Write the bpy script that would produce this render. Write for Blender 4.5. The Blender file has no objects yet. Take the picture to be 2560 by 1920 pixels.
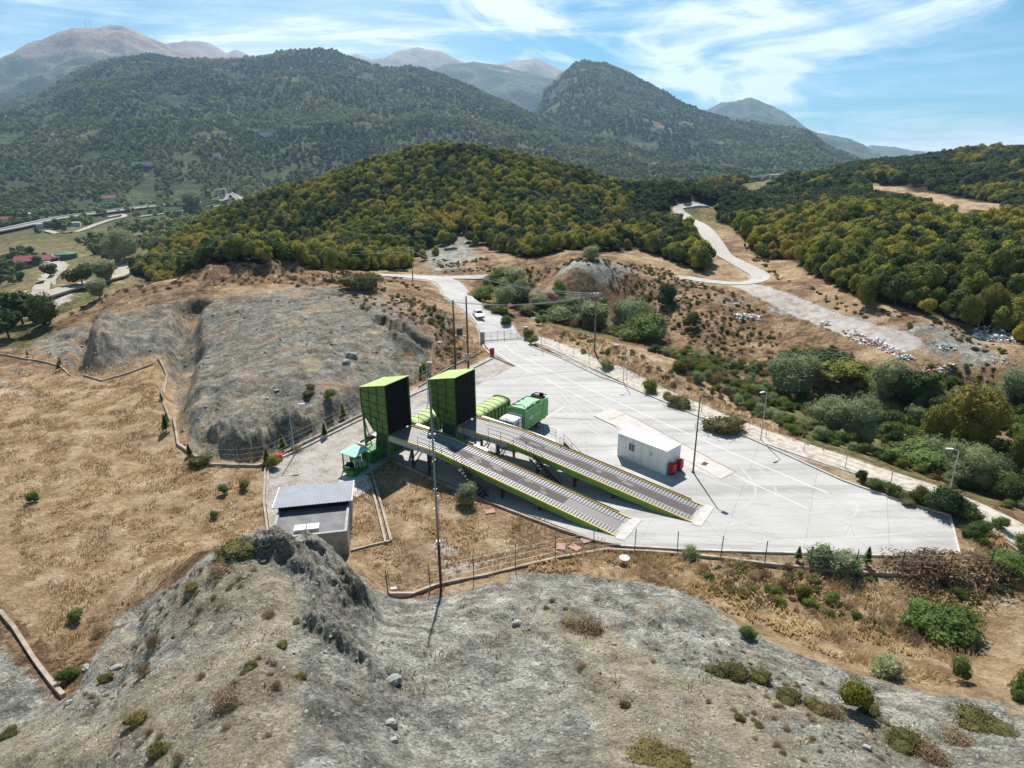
import bpy, math, random
import numpy as np
from mathutils import Vector, Matrix
R=math.radians
random.seed(7); rng=np.random.default_rng(7)
sc=bpy.context.scene; COL=sc.collection

# ---------------------------------------------------------------- camera
FOC=1385.0; CX,CY=1106.0,829.5; HC=30.0
PIT=math.atan(500/FOC); ROL=math.atan(39/3835)
cp,sp=math.cos(PIT),math.sin(PIT); cr,sr=math.cos(ROL),math.sin(ROL)
cd=bpy.data.cameras.new('camera'); cam=bpy.data.objects.new('camera',cd); COL.objects.link(cam)
cd.sensor_width=36; cd.lens=FOC/2212*36; cd.clip_start=0.5; cd.clip_end=60000
right=Vector((cr,-sr*sp,-sr*cp)); up=Vector((sr,cr*sp,cr*cp)); back=Vector((0,-cp,sp))
cam.matrix_world=Matrix(((right.x,up.x,back.x,0),(right.y,up.y,back.y,0),(right.z,up.z,back.z,HC),(0,0,0,1)))
sc.camera=cam

# ---------------------------------------------------------------- sky, sun, exposure
SUN_EL,SUN_AZ=49.0,92.6          # azimuth counter-clockwise from +X
sc.view_settings.view_transform='Standard'; sc.view_settings.look='None'
sc.view_settings.exposure=0.68; sc.view_settings.gamma=1; sc.view_settings.use_curve_mapping=False
w=bpy.data.worlds.new('World'); sc.world=w; w.use_nodes=True
nt=w.node_tree; nt.nodes.clear()
def nn(t,ty,**k):
    n=t.nodes.new(ty)
    for a,b in k.items():
        if a.startswith('i_'): n.inputs[a[2:].replace('_',' ')].default_value=b
        else: setattr(n,a,b)
    return n
sky=nn(nt,'ShaderNodeTexSky',sky_type='NISHITA'); sky.sun_disc=False
sky.sun_elevation=R(SUN_EL); sky.sun_rotation=R(90-SUN_AZ); sky.altitude=600; sky.air_density=1.0; sky.dust_density=0.6; sky.ozone_density=2.0
tc=nn(nt,'ShaderNodeTexCoord'); L=nt.links.new
# cirrus: direction projected onto a high plane, stretched noise
sep=nn(nt,'ShaderNodeSeparateXYZ'); L(tc.outputs['Generated'],sep.inputs[0])
def mth(op,a,b=0.):
    m=nn(nt,'ShaderNodeMath',operation=op)
    for i,q in enumerate((a,b)):
        if hasattr(q,'links'): L(q,m.inputs[i])
        else: m.inputs[i].default_value=q
    return m.outputs[0]
def rng_(v,a,b,lo=0,hi=1):
    r=nn(nt,'ShaderNodeMapRange',interpolation_type='SMOOTHSTEP'); r.inputs['From Min'].default_value=a; r.inputs['From Max'].default_value=b; r.inputs['To Min'].default_value=lo; r.inputs['To Max'].default_value=hi; L(v,r.inputs[0]); return r.outputs[0]
cmb=nn(nt,'ShaderNodeCombineXYZ'); L(sep.outputs[0],cmb.inputs[0]); L(mth('MULTIPLY',sep.outputs[2],1.9),cmb.inputs[1]); L(mth('MULTIPLY',sep.outputs[1],.5),cmb.inputs[2])
def cloud(rot,scale,off,sc_,lo,hi,dist,rough=.6):
    mp=nn(nt,'ShaderNodeMapping'); mp.inputs['Rotation'].default_value=(0,0,R(rot)); mp.inputs['Scale'].default_value=scale; mp.inputs['Location'].default_value=off
    L(cmb.outputs[0],mp.inputs[0])
    n=nn(nt,'ShaderNodeTexNoise'); n.inputs['Scale'].default_value=sc_; n.inputs['Detail'].default_value=10; n.inputs['Roughness'].default_value=rough; n.inputs['Distortion'].default_value=dist
    L(mp.outputs[0],n.inputs['Vector']); return rng_(n.outputs[0],lo,hi)
puff=cloud(-35,(3.0,5.,1),(5.1,1.7,0),1.0,.47,.68,1.2)
band=cloud(-20,(1.5,2.6,1),(9.3,4.2,2),1.0,.37,.56,.5)
fib=cloud(-34,(2.2,11.,1),(1.3,7.7,5),1.3,.42,.76,.8,.66)
west=rng_(sep.outputs[0],.18,-.45,0,1)
m=mth('MULTIPLY',mth('ADD',mth('MULTIPLY',puff,1.5),mth('MULTIPLY',fib,.9)),mth('ADD',mth('MULTIPLY',band,.85),.25))
m=mth('ADD',m,mth('MULTIPLY',west,mth('ADD',mth('MULTIPLY',fib,.5),mth('ADD',mth('MULTIPLY',band,.6),.15))))
m=mth('ADD',mth('MULTIPLY',m,rng_(sep.outputs[2],.55,.28)),rng_(sep.outputs[2],.075,-.02,0,.45))
m=mth('MINIMUM',mth('MULTIPLY',m,.66),.8)
skym=nn(nt,'ShaderNodeMix',data_type='RGBA',blend_type='MULTIPLY'); skym.inputs[0].default_value=1; L(sky.outputs[0],skym.inputs[6]); skym.inputs[7].default_value=(.19,.66,.76,1)
mix=nn(nt,'ShaderNodeMix',data_type='RGBA'); L(m,mix.inputs[0]); L(skym.outputs[2],mix.inputs[6]); mix.inputs[7].default_value=(12.5,13.0,13.2,1)
bg=nn(nt,'ShaderNodeBackground'); bg.inputs['Strength'].default_value=.066; L(mix.outputs[2],bg.inputs[0])
wo=nn(nt,'ShaderNodeOutputWorld'); L(bg.outputs[0],wo.inputs[0])
sd_=bpy.data.lights.new('sun','SUN'); sd_.energy=5.0; sd_.angle=R(.55); sd_.color=(1,.95,.88)
so=bpy.data.objects.new('sun',sd_); COL.objects.link(so)
sv=Vector((math.cos(R(SUN_EL))*math.cos(R(SUN_AZ)),math.cos(R(SUN_EL))*math.sin(R(SUN_AZ)),math.sin(R(SUN_EL))))
so.rotation_euler=sv.to_track_quat('Z','Y').to_euler(); so.location=(0,0,200)

# ---------------------------------------------------------------- helpers
def ray(px,py):
    px=np.asarray(px,float); py=np.asarray(py,float)
    x=(px-CX)/FOC; y=-(py-CY)/FOC
    xr=x*cr+y*sr; yr=-x*sr+y*cr
    return xr, cp+yr*sp, -sp+yr*cp
def flat(px,py,z=0):
    a,b,c=ray(px,py); t=(z-HC)/c; return float(a*t),float(b*t)
def atd(px,py,d):
    a,b,c=ray(px,py); t=d/math.hypot(a,b); return float(a*t),float(b*t),float(HC+c*t)
def perlin(x,y,seed=0):
    x=np.asarray(x,float); y=np.asarray(y,float)
    xi=np.floor(x).astype(np.int64); yi=np.floor(y).astype(np.int64); xf=x-xi; yf=y-yi
    def g(ix,iy,fx,fy):
        h=(ix*374761393+iy*668265263+seed*1442695041)&0xffffffff
        h=((h^(h>>13))*1274126177)&0xffffffff; h=h^(h>>16)
        a=(h&0xffff)*(2*np.pi/65536); return np.cos(a)*fx+np.sin(a)*fy
    u=xf*xf*xf*(xf*(xf*6-15)+10); v=yf*yf*yf*(yf*(yf*6-15)+10)
    a=g(xi,yi,xf,yf); b=g(xi+1,yi,xf-1,yf); c=g(xi,yi+1,xf,yf-1); d=g(xi+1,yi+1,xf-1,yf-1)
    return ((a+(b-a)*u)*(1-v)+(c+(d-c)*u)*v)*1.5
def fbm(x,y,wl,oct=4,seed=0,ridge=False):
    s=0; a=1; t=0
    for i in range(oct):
        n=perlin(x/wl,y/wl,seed+i*17)
        if ridge: n=1-2*np.abs(n)
        s=s+a*n; t+=a; a*=.5; wl=wl/2.03
    return s/t
def sstep(x,a,b):
    t=np.clip((x-a)/(b-a),0,1); return t*t*(3-2*t)

# ---------------------------------------------------------------- terrain control points
CPTS=[ # (px,py,z) in the plane z, or (px,py,None,d)
# yard and field
(1000,860,0),(760,950,0),(570,1010,0),(640,1120,0),(1330,1160,0),(1700,1180,0),(2070,1200,0),(2055,1110,0),(1900,1040,0),(1500,870,0),(1300,780,0),
(1200,740,0),(1100,735,0.1),(1042,738,0.1),(900,1100,0),(830,1180,0),(1000,1220,0),(1200,950,0),(1700,1050,0),(1500,1050,0),
(0,765,.5),(150,790,.3),(200,840,0),(350,790,.4),(350,950,0),(0,900,0),(150,1000,0),(450,1080,0),(0,1150,0),(250,1180,0),(0,1330,0),(120,1400,0),(400,1160,0),(0,1480,.5),
# left plateau
(600,750,3.6),(700,650,5),(560,567,7),(400,600,6.4),(300,618,5.2),(200,650,3.5),(120,700,1.5),(870,608,5),(930,650,3.5),(960,700,2.2),(960,770,.6),
(700,850,2.2),(600,880,1.8),(480,700,3.6),(450,850,2),(800,760,2.8),(650,590,6.6),(760,600,6),(250,760,1.8),(300,710,3),(920,610,2.6),
(1030,790,.3),(900,850,.2),
# plateau outside drop
(40,752,.2),(60,700,None,165),(60,640,None,290),(100,640,None,240),
# valley
(60,655,-22),(0,700,-14),(130,570,-24),(20,540,-26),(270,582,None,285),(300,450,-28),(510,438,-28),(10,500,-28),(400,490,-27),(150,490,-27),(0,460,-28),(300,520,-26),
# forest hill
(310,575,None,300),(350,545,None,325),(450,495,None,340),(570,432,None,350),(700,398,None,350),(850,348,None,345),(960,336,None,340),(1070,346,None,335),(1200,371,None,325),(1300,396,None,315),(1420,420,None,305),(1500,432,None,300),
(880,578,1.5),(960,570,2),(1040,560,3),(1150,562,4),(1250,556,6),(1320,560,5),(1380,590,3),(1450,600,2.5),(1100,540,None,190),
# saddle and road
(1462,452,None,290),(1520,446,None,300),(1540,530,4.5),(1650,600,2),(1480,605,2),(1500,482,5.5),(1590,565,3),
# right hill
(1700,625,3),(1850,655,3),(2000,705,3),(2212,775,2),(1600,480,None,250),(1700,560,None,190),(1850,520,None,178),(1850,482,None,205),(2050,560,None,160),(2050,510,None,195),(2212,620,None,140),(2212,540,None,185),
(1750,450,None,300),(1900,440,None,330),(2000,425,None,380),(2150,440,None,330),(1850,405,None,460),(1850,378,None,600),(1900,362,None,700),(2212,335,None,650),(2000,348,None,740),(1700,390,None,600),(1500,405,None,550),(2212,420,None,400),
# middle
(900,602,2),(960,612,2),(1010,645,1.5),(1060,690,.8),(1090,650,-1),(1150,620,-.5),(1080,600,1.5),(1250,590,5.5),(1320,580,5),(1380,640,0),(1380,700,-3),(1300,670,-1.5),(1200,690,-1.2),
(1500,710,-2),(1600,680,-.5),(1500,650,1),(1550,760,-4),(1700,800,-4),(1720,660,1.4),(1800,695,1),(1950,740,1),(2150,730,1),(1900,790,0),(1850,850,-4),(2000,950,-4.5),(2100,850,-3),(2200,900,-3),(2200,1000,-3),(2100,1060,-2.5),(1750,900,-4),(1680,890,-2.5),(1580,840,-1.5),
(1190,718,.4),(1284,762,.5),(1400,830,.5),(1600,918,.3),(1800,985,0),(2000,1050,-.3),(2200,1150,-.5),(1450,800,1.0),(1350,765,1.4),(2212,1250,-1),
# foreground
(870,1290,0.1),(1120,1215,0),(1300,1185,0),(1500,1190,0),(1800,1235,-.3),(2212,1250,-.6),(1250,1260,1),(1000,1330,1.8),(900,1350,1.8),(1100,1400,3.6),(1400,1340,2.2),(1500,1280,.6),(1700,1310,-.5),(1950,1360,-1),(2212,1350,-.6),(1600,1420,2.6),(1900,1500,2.4),(2212,1500,1.4),(2212,1640,4),(1800,1640,6),(1300,1650,8),(1000,1500,5.2),(900,1650,8),
(700,1650,10.5),(780,1500,7.2),(700,1400,6.6),(680,1300,6),(640,1182,4.6),(700,1200,3.7),(735,1218,2.7),(600,1176,4.7),(560,1172,4.5),(480,1190,3.2),(600,1400,8),(500,1400,6.6),(400,1400,5),(260,1460,3),(200,1600,5),(400,1600,8.6),(0,1650,2.5),(775,1240,1.4),(330,1290,1.4),(160,1480,1),
]
def wp(az,d,z): return (math.sin(az)*d,math.cos(az)*d,z)
def azp(px,py=600): a,b,c=ray(px,py); return math.atan2(float(a),float(b))
PTS=[]
for c in CPTS:
    if len(c)==3: x,y=flat(c[0],c[1],c[2]); PTS.append((x,y,c[2]))
    else: PTS.append(atd(c[0],c[1],c[3]))
for px,d,z in [(560,190,0),(560,230,-9),(400,190,-2),(400,240,-14),(250,175,-4),(250,220,-16),(120,165,-8),(120,200,-18),(700,195,1.5),(700,225,-1),(700,260,-2),(800,190,1),(500,270,-14),
               (570,450,-12),(700,480,-14),(850,460,-4),(960,470,0),(1100,470,-2),(1300,430,-6),(1450,400,-2),(570,650,-28),(960,650,-24),(1300,620,-22),(1500,720,-14),(1500,1000,-28),(960,1000,-28),(1300,1000,-28),(700,1000,-28),
               (1800,1000,5),(2100,1000,8),(1800,1500,-28),(2100,1500,-20),(2212,1000,8),(1600,1000,-15),(1000,1500,-28),(300,1500,-28),(0,1200,-28),(-200,1200,-28),(1500,1500,-28)]:
    PTS.append(wp(azp(px),d,z))
for a in (-62,-45,-25,0,25,45,62):
    PTS+= [wp(R(a),7,11),wp(R(a),13,10)]
for a,s in ((-60,-1),(60,1)):
    PTS+= [wp(R(a),25,6),wp(R(a),50,0),wp(R(a),100,0),wp(R(a),200,-10 if s<0 else 6),wp(R(a),400,-26 if s<0 else 14),wp(R(a),900,-28 if s<0 else 10),wp(R(a),1500,-28)]
for px in (500,560,620,680,730): PTS.append(wp(azp(px,1160),44.5,.1))
for px in (540,600,660,720): PTS.append(wp(azp(px,1120),48.5,0.))
PTS=np.array(PTS)
PU=np.arctan2(PTS[:,0],PTS[:,1]); PV=np.log(np.hypot(PTS[:,0],PTS[:,1])); 
def phi(d2): return .5*d2*np.log(d2+1e-9)
n_=len(PTS); K=phi((PU[:,None]-PU)**2+(PV[:,None]-PV)**2)+np.eye(n_)*2e-4
Pm=np.c_[np.ones(n_),PU,PV]; A=np.block([[K,Pm],[Pm.T,np.zeros((3,3))]])
sol=np.linalg.solve(A,np.r_[PTS[:,2],0,0,0]); RW,RP=sol[:n_],sol[n_:]
def rbf(u,v):
    out=np.empty(len(u))
    for i in range(0,len(u),20000):
        a=u[i:i+20000,None]-PU; b=v[i:i+20000,None]-PV
        out[i:i+20000]=phi(a*a+b*b)@RW+RP[0]+RP[1]*u[i:i+20000]+RP[2]*v[i:i+20000]
    return out
# mountain layers: crest seen at (px,py) at distance d ; foot distance, foot z, profile power
def crest(pts,d): 
    q=[atd(a,b,(d if np.isscalar(d) else np.interp(a,*d))) for a,b in pts]
    az=np.array([math.atan2(x,y) for x,y,z in q]); r=np.array([math.hypot(x,y) for x,y,z in q]); z=np.array([z for x,y,z in q])
    o=np.argsort(az); return az[o],r[o],z[o]
LAY=[
 (crest([(-300,330),(-120,250),(0,228),(100,200),(170,155),(250,128),(330,122),(400,132),(470,130),(560,125),(600,114),(650,111),(720,112),(760,128),(800,142),(850,152),(885,147),(920,152),(960,165),(1050,205),(1150,250),(1230,285),(1300,300),(1400,335),(1540,370),(1640,392),(1800,400)],([0,1000,1550],[3000,2500,1500])),980,-28,1.15,110,11),
 (crest([(1040,330),(1120,280),(1165,230),(1178,188),(1205,162),(1235,140),(1270,132),(1310,135),(1345,148),(1400,178),(1470,218),(1530,245),(1590,263),(1640,268),(1700,280),(1742,286),(1770,306),(1800,326),(1840,345),(1900,368)],3300),1700,-28,.8,100,23),
 (crest([(780,220),(880,170),(920,152),(960,140),(1000,134),(1050,137),(1100,146),(1150,158),(1200,172),(1260,200),(1300,240)],5200),3400,-60,1,160,31),
 (crest([(-400,330),(-200,240),(-60,170),(0,135),(25,118),(60,97),(95,86),(130,72),(160,62),(190,60),(230,60),(262,55),(280,62),(330,85),(370,104),(430,125),(560,165)],5000),2900,-60,.9,190,41),
 (crest([(320,125),(355,93),(400,85),(450,93),(490,113),(508,105),(560,127),(620,150),(720,150),(750,124),(768,114),(785,118),(800,126),(830,124),(860,108),(900,101),(945,108),(970,118),(1000,133),(1060,140),(1085,136),(1120,130),(1155,125),(1195,142),(1230,158),(1300,200)],6900),5300,-60,.9,200,53),
 (crest([(1480,300),(1510,248),(1530,236),(1560,222),(1590,218),(1620,213),(1660,228),(1700,250),(1745,284),(1790,297),(1830,303),(1870,322),(1900,338)],6300),4300,-28,.8,200,61),
 (crest([(1800,345),(1850,325),(1880,314),(1930,317),(1960,324),(2000,330),(2060,334),(2212,338),(2600,340)],8600),6600,-28,1,100,71),
]
def mount(u,r,x,y):
    h=np.full(len(u),-1e9)
    for (az,cr_,cz),d0,z0,pw,am,sd in LAY:
        D=np.interp(u,az,cr_); Z=np.interp(u,az,cz); d0_=np.minimum(d0,D*.8)
        t=(r-d0_)/(D-d0_); tc=np.clip(t,0,1)
        nz=fbm(x,y,am*5.5,5,sd,True)
        hump=tc*(1-tc)*4
        z=z0+(Z-z0)*tc**pw + nz*am*.62*hump*np.clip((Z-z0)/600,0.05,1)
        z=z+fbm(x,y,am*.9,4,sd+5)*am*.10*np.clip(tc*6,0,1)+fbm(x,y,am*1.6,5,sd+9,True)*am*.16*np.clip((1.0-tc)*5,.12,1)*np.clip(tc*4,0,1)
        z=np.where(t>1,Z-(r-D)*.35,z)
        z=np.where((t<=0),-1e9,z)
        out=(u<az[0]-.0)|(u>az[-1]+.0)
        z=np.where(out,-1e9,z)
        h=np.maximum(h,z)
    return h
def lp(poly,closed=True):  # pixel polygon -> log-polar on base terrain
    dn=[]
    for (a,b),(c,d) in zip(poly,list(poly[1:])+([poly[0]] if closed else [])):
        k=max(1,int(math.hypot(c-a,d-b)/90)); dn+=[(a+(c-a)*i/k,b+(d-b)*i/k) for i in range(k)]
    if not closed: dn.append(poly[-1])
    q=[at0(a,b) for a,b in dn]; return np.array([(math.atan2(x,y),math.log(math.hypot(x,y))) for x,y,z in q])
_T=np.exp(np.linspace(math.log(10),math.log(3000),700))
def base_h(x,y):
    u=np.arctan2(x,y); r=np.hypot(x,y); h=rbf(u,np.log(np.maximum(r,5)))
    return h
def at0(px,py,dz=0.0,hf=base_h):
    a,b,c=ray(px,py); k=1/math.hypot(a,b); x=a*k*_T; y=b*k*_T; z=HC+c*k*_T
    g=hf(x,y)+dz; s=z-g; i=np.argmax(s<0)
    if s[i]>=0: i=len(_T)-1
    i=max(i,1); f=s[i-1]/(s[i-1]-s[i]) if s[i]<0 else 1
    return float(x[i-1]+(x[i]-x[i-1])*f),float(y[i-1]+(y[i]-y[i-1])*f),float(g[i-1]+(g[i]-g[i-1])*f)
def lp0(poly):
    q=[flat(a,b,0) for a,b in poly]; return np.array([(math.atan2(x,y),math.log(math.hypot(x,y))) for x,y in q])
def polysd(poly,u,v):
    """signed distance, positive inside"""
    lo=poly.min(0)-.12; hi=poly.max(0)+.12
    out=np.full(len(u),-1.0); m=(u>lo[0])&(u<hi[0])&(v>lo[1])&(v<hi[1])
    if not m.any(): return out
    U_=u[m]; V_=v[m]; d=np.full(len(U_),9.); ins=np.zeros(len(U_),bool); n=len(poly)
    for i in range(n):
        a=poly[i]; b=poly[(i+1)%n]; e=b-a; L2=e@e+1e-12
        t=np.clip(((U_-a[0])*e[0]+(V_-a[1])*e[1])/L2,0,1)
        d=np.minimum(d,np.hypot(U_-a[0]-t*e[0],V_-a[1]-t*e[1]))
        c=((a[1]>V_)!=(b[1]>V_)); c&=U_<(b[0]-a[0])*(V_-a[1])/(b[1]-a[1]+1e-15)+a[0]; ins^=c
    out[m]=np.where(ins,d,-d); return out
def linesd(line,u,v):
    lo=line.min(0)-.1; hi=line.max(0)+.1
    out=np.full(len(u),1.0); m=(u>lo[0])&(u<hi[0])&(v>lo[1])&(v<hi[1])
    U_=u[m]; V_=v[m]; d=np.full(len(U_),9.)
    for i in range(len(line)-1):
        a=line[i]; b=line[i+1]; e=b-a; L2=e@e+1e-12
        t=np.clip(((U_-a[0])*e[0]+(V_-a[1])*e[1])/L2,0,1)
        d=np.minimum(d,np.hypot(U_-a[0]-t*e[0],V_-a[1]-t*e[1]))
    out[m]=d; return out

YARD=[(1042,738),(1136,728),(1151,749),(1210,772),(1296,813),(1346,830),(1536,910),(1645,957),(1821,1037),(1950,1082),(2052,1112),(2062,1155),(2072,1198),(1900,1197),(1700,1191),(1520,1186),(1340,1176),(1280,1163),(1150,1115),(1000,1058),(940,1030),(890,1008),(839,993),(796,1021),(776,1030),(740,1010),(800,945),(905,880),(1000,848),(1113,790),(1062,762)]
PAD=[(572,1165),(570,1005),(640,968),(760,905),(905,835),(1000,797),(1065,768),(1113,790),(1000,850),(905,890),(850,985),(796,1021),(770,1050),(740,1060),(735,1075),(700,1180)]
FLAT=lp0([(1030,730),(1150,715),(1320,805),(1560,895),(1850,1025),(2085,1105),(2100,1215),(1700,1205),(1330,1190),(1100,1190),(850,1200),(765,1200),(680,1195),(575,1185),(560,1130),(560,1000),(760,895),(1000,790),(1055,760)])
# road centre lines (pixels) and widths (m)
ROAD=[(1087,735),(1068,703),(1047,684),(1020,664),(993,646),(980,625),(960,608),(925,601),(864,597),(820,596)]
LANE=[(960,600),(1010,599.5),(1067,598),(1110,597)]
HAIR=[(1482,600),(1560,611),(1605,613),(1638,607),(1640,595),(1610,577),(1565,552),(1545,525),(1522,497),(1485,470),(1465,456),(1468,448),(1490,444),(1525,444)]
DIRT=[(1590,612),(1650,632),(1720,660),(1800,693),(1870,716),(1950,742)]
PATH=[(1150,731),(1200,748),(1300,795),(1400,840),(1500,882),(1600,925),(1700,960),(1800,992),(1950,1042),(2060,1082),(2140,1120),(2230,1170)]
VALR=[(80,655),(120,640),(180,618)]
# ---------------------------------------------------------------- terrain height
SHALE_L=[(60,752),(110,775),(165,806),(200,818),(250,806),(330,772),(350,775),(372,860),(400,980),(450,1000),(560,1002),(640,962),(760,895),(850,850),(905,810),(950,760),(1000,700),(960,665),(900,645),(830,635),(760,622),(660,618),(560,622),(470,640),(400,640),(300,665),(200,690),(120,712)]
SHALE_F=[(455,1195),(500,1170),(560,1160),(640,1165),(720,1185),(760,1225),(800,1268),(870,1292),(1000,1280),(1120,1238),(1250,1240),(1400,1265),(1520,1300),(1600,1350),(1680,1400),(1800,1440),(1960,1490),(2230,1530),(2230,1680),(-60,1680),(-60,1560),(60,1560),(150,1500),(190,1430),(250,1330),(320,1290),(400,1255)]
MOUND=[(455,1200),(500,1172),(560,1163),(640,1168),(715,1190),(755,1225),(800,1275),(830,1330),(820,1500),(840,1680),(100,1680),(150,1500),(190,1430),(250,1330),(320,1290),(400,1255)]
lpSL,lpSF,lpM=lp(SHALE_L),lp(SHALE_F),lp(MOUND)
lpC1=lp([(190,815),(165,800),(180,700),(260,690),(300,700),(280,760),(240,803)])
lpC2=lp([(392,700),(395,800),(385,900),(420,960),(560,990),(700,920),(830,850),(900,740),(860,660),(700,640),(520,640),(420,670)])
lpC3=lp([(440,955),(470,985),(545,1000),(620,960),(700,925),(690,900),(560,930),(480,925)])
lpC4=lp([(820,740),(850,690),(920,670),(985,690),(1000,730),(960,770),(880,775)])
lpCr=lp([(330,600),(430,575),(560,563),(650,575),(680,590),(600,600),(480,610),(420,640),(440,625)])
lpMd=lp([(1180,600),(1210,570),(1290,560),(1390,580),(1400,610),(1300,640),(1200,640)])
MWAY=[(-60,516),(30,498),(120,478),(200,466),(260,458),(330,449),(400,443),(460,438),(518,433),(600,428)]
VROAD=[(100,500),(140,505),(175,500),(235,478),(268,470),(262,465),(225,470)]
VR2=[(-20,672),(60,655),(90,632),(110,610),(132,590),(135,575),(118,570),(95,577)]
VR3=[(60,655),(110,640),(190,618),(240,605),(262,598),(272,582),(300,572)]
VR4=[(300,470),(360,462),(430,452),(520,440)]
VALLEY_LINES=[MWAY,VROAD,VR2,VR3,VR4]
VALLEY_OPEN=[[(0,670),(100,625),(190,610),(200,630),(120,665),(30,700)],[(90,560),(230,555),(225,575),(120,592),(85,600)],[(-20,505),(110,505),(200,540),(200,560),(60,545),(-20,560)],[(265,440),(340,422),(345,440),(300,448)],[(370,430),(430,425),(440,438),(380,443)]]
lpT1=lp([(415,660),(400,700),(396,760),(388,820),(384,880)],0); lpT2=lp([(205,690),(180,740),(176,800)],0); lpT3=lp([(820,700),(860,740),(920,760)],0)
lpS1=lp([(575,1180),(640,1215),(700,1262),(745,1300)],0); lpS2=lp([(640,1180),(700,1205),(760,1262),(790,1310)],0); lpS3=lp([(700,1360),(760,1420),(850,1470),(858,1560)],0)
lpV1=lp([(1090,1340),(1200,1400),(1320,1500),(1420,1600)],0); lpV2=lp([(1300,1290),(1420,1360),(1500,1440)],0); lpV3=lp([(850,1480),(870,1560),(870,1659)],0); lpV4=lp([(300,1320),(290,1400),(240,1500),(200,1620)],0)
lines=[(lp(ROAD,0),4.),(lp(LANE,0),2.5),(lp(HAIR,0),3.),(lp(DIRT,0),3.),(lp(PATH,0),2.2)]+[(lp(q,0),w_) for q,w_ in ((MWAY,16),(VROAD,8),(VR2,7),(VR3,8),(VR4,8))]
FOREST=[lp(p) for p in ([(285,592),(330,552),(440,490),(560,428),(640,405),(740,380),(850,345),(960,330),(1070,342),(1200,368),(1300,392),(1420,412),(1520,432),(1530,446),(1465,440),(1440,446),(1450,470),(1480,500),(1510,530),(1540,560),(1520,590),(1440,560),(1380,540),(1300,545),(1220,540),(1160,562),(1110,555),(1060,530),(990,530),(930,555),(880,582),(800,585),(690,585),(560,590),(420,595),(320,600)],
  [(1548,458),(1600,432),(1700,395),(1850,365),(2000,345),(2230,325),(2230,770),(2180,720),(2080,700),(2000,680),(1900,655),(1830,635),(1745,592),(1685,562),(1640,556),(1592,508)],
  [(1310,385),(1450,405),(1620,385),(1700,384),(1560,440),(1530,446),(1500,430)])]
CLEART=lp([(1865,400),(2000,404),(2170,444),(2180,478),(2100,486),(2030,474),(1985,448),(1880,430)])
CLEAR=lp([(1880,402),(1930,403),(2000,412),(2080,432),(2170,448),(2150,456),(2095,452),(2070,462),(2040,450),(1990,425),(1890,416)])
BARE=lp([(880,560),(950,520),(1000,500),(1040,510),(1050,555),(960,580),(890,585)])
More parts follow.
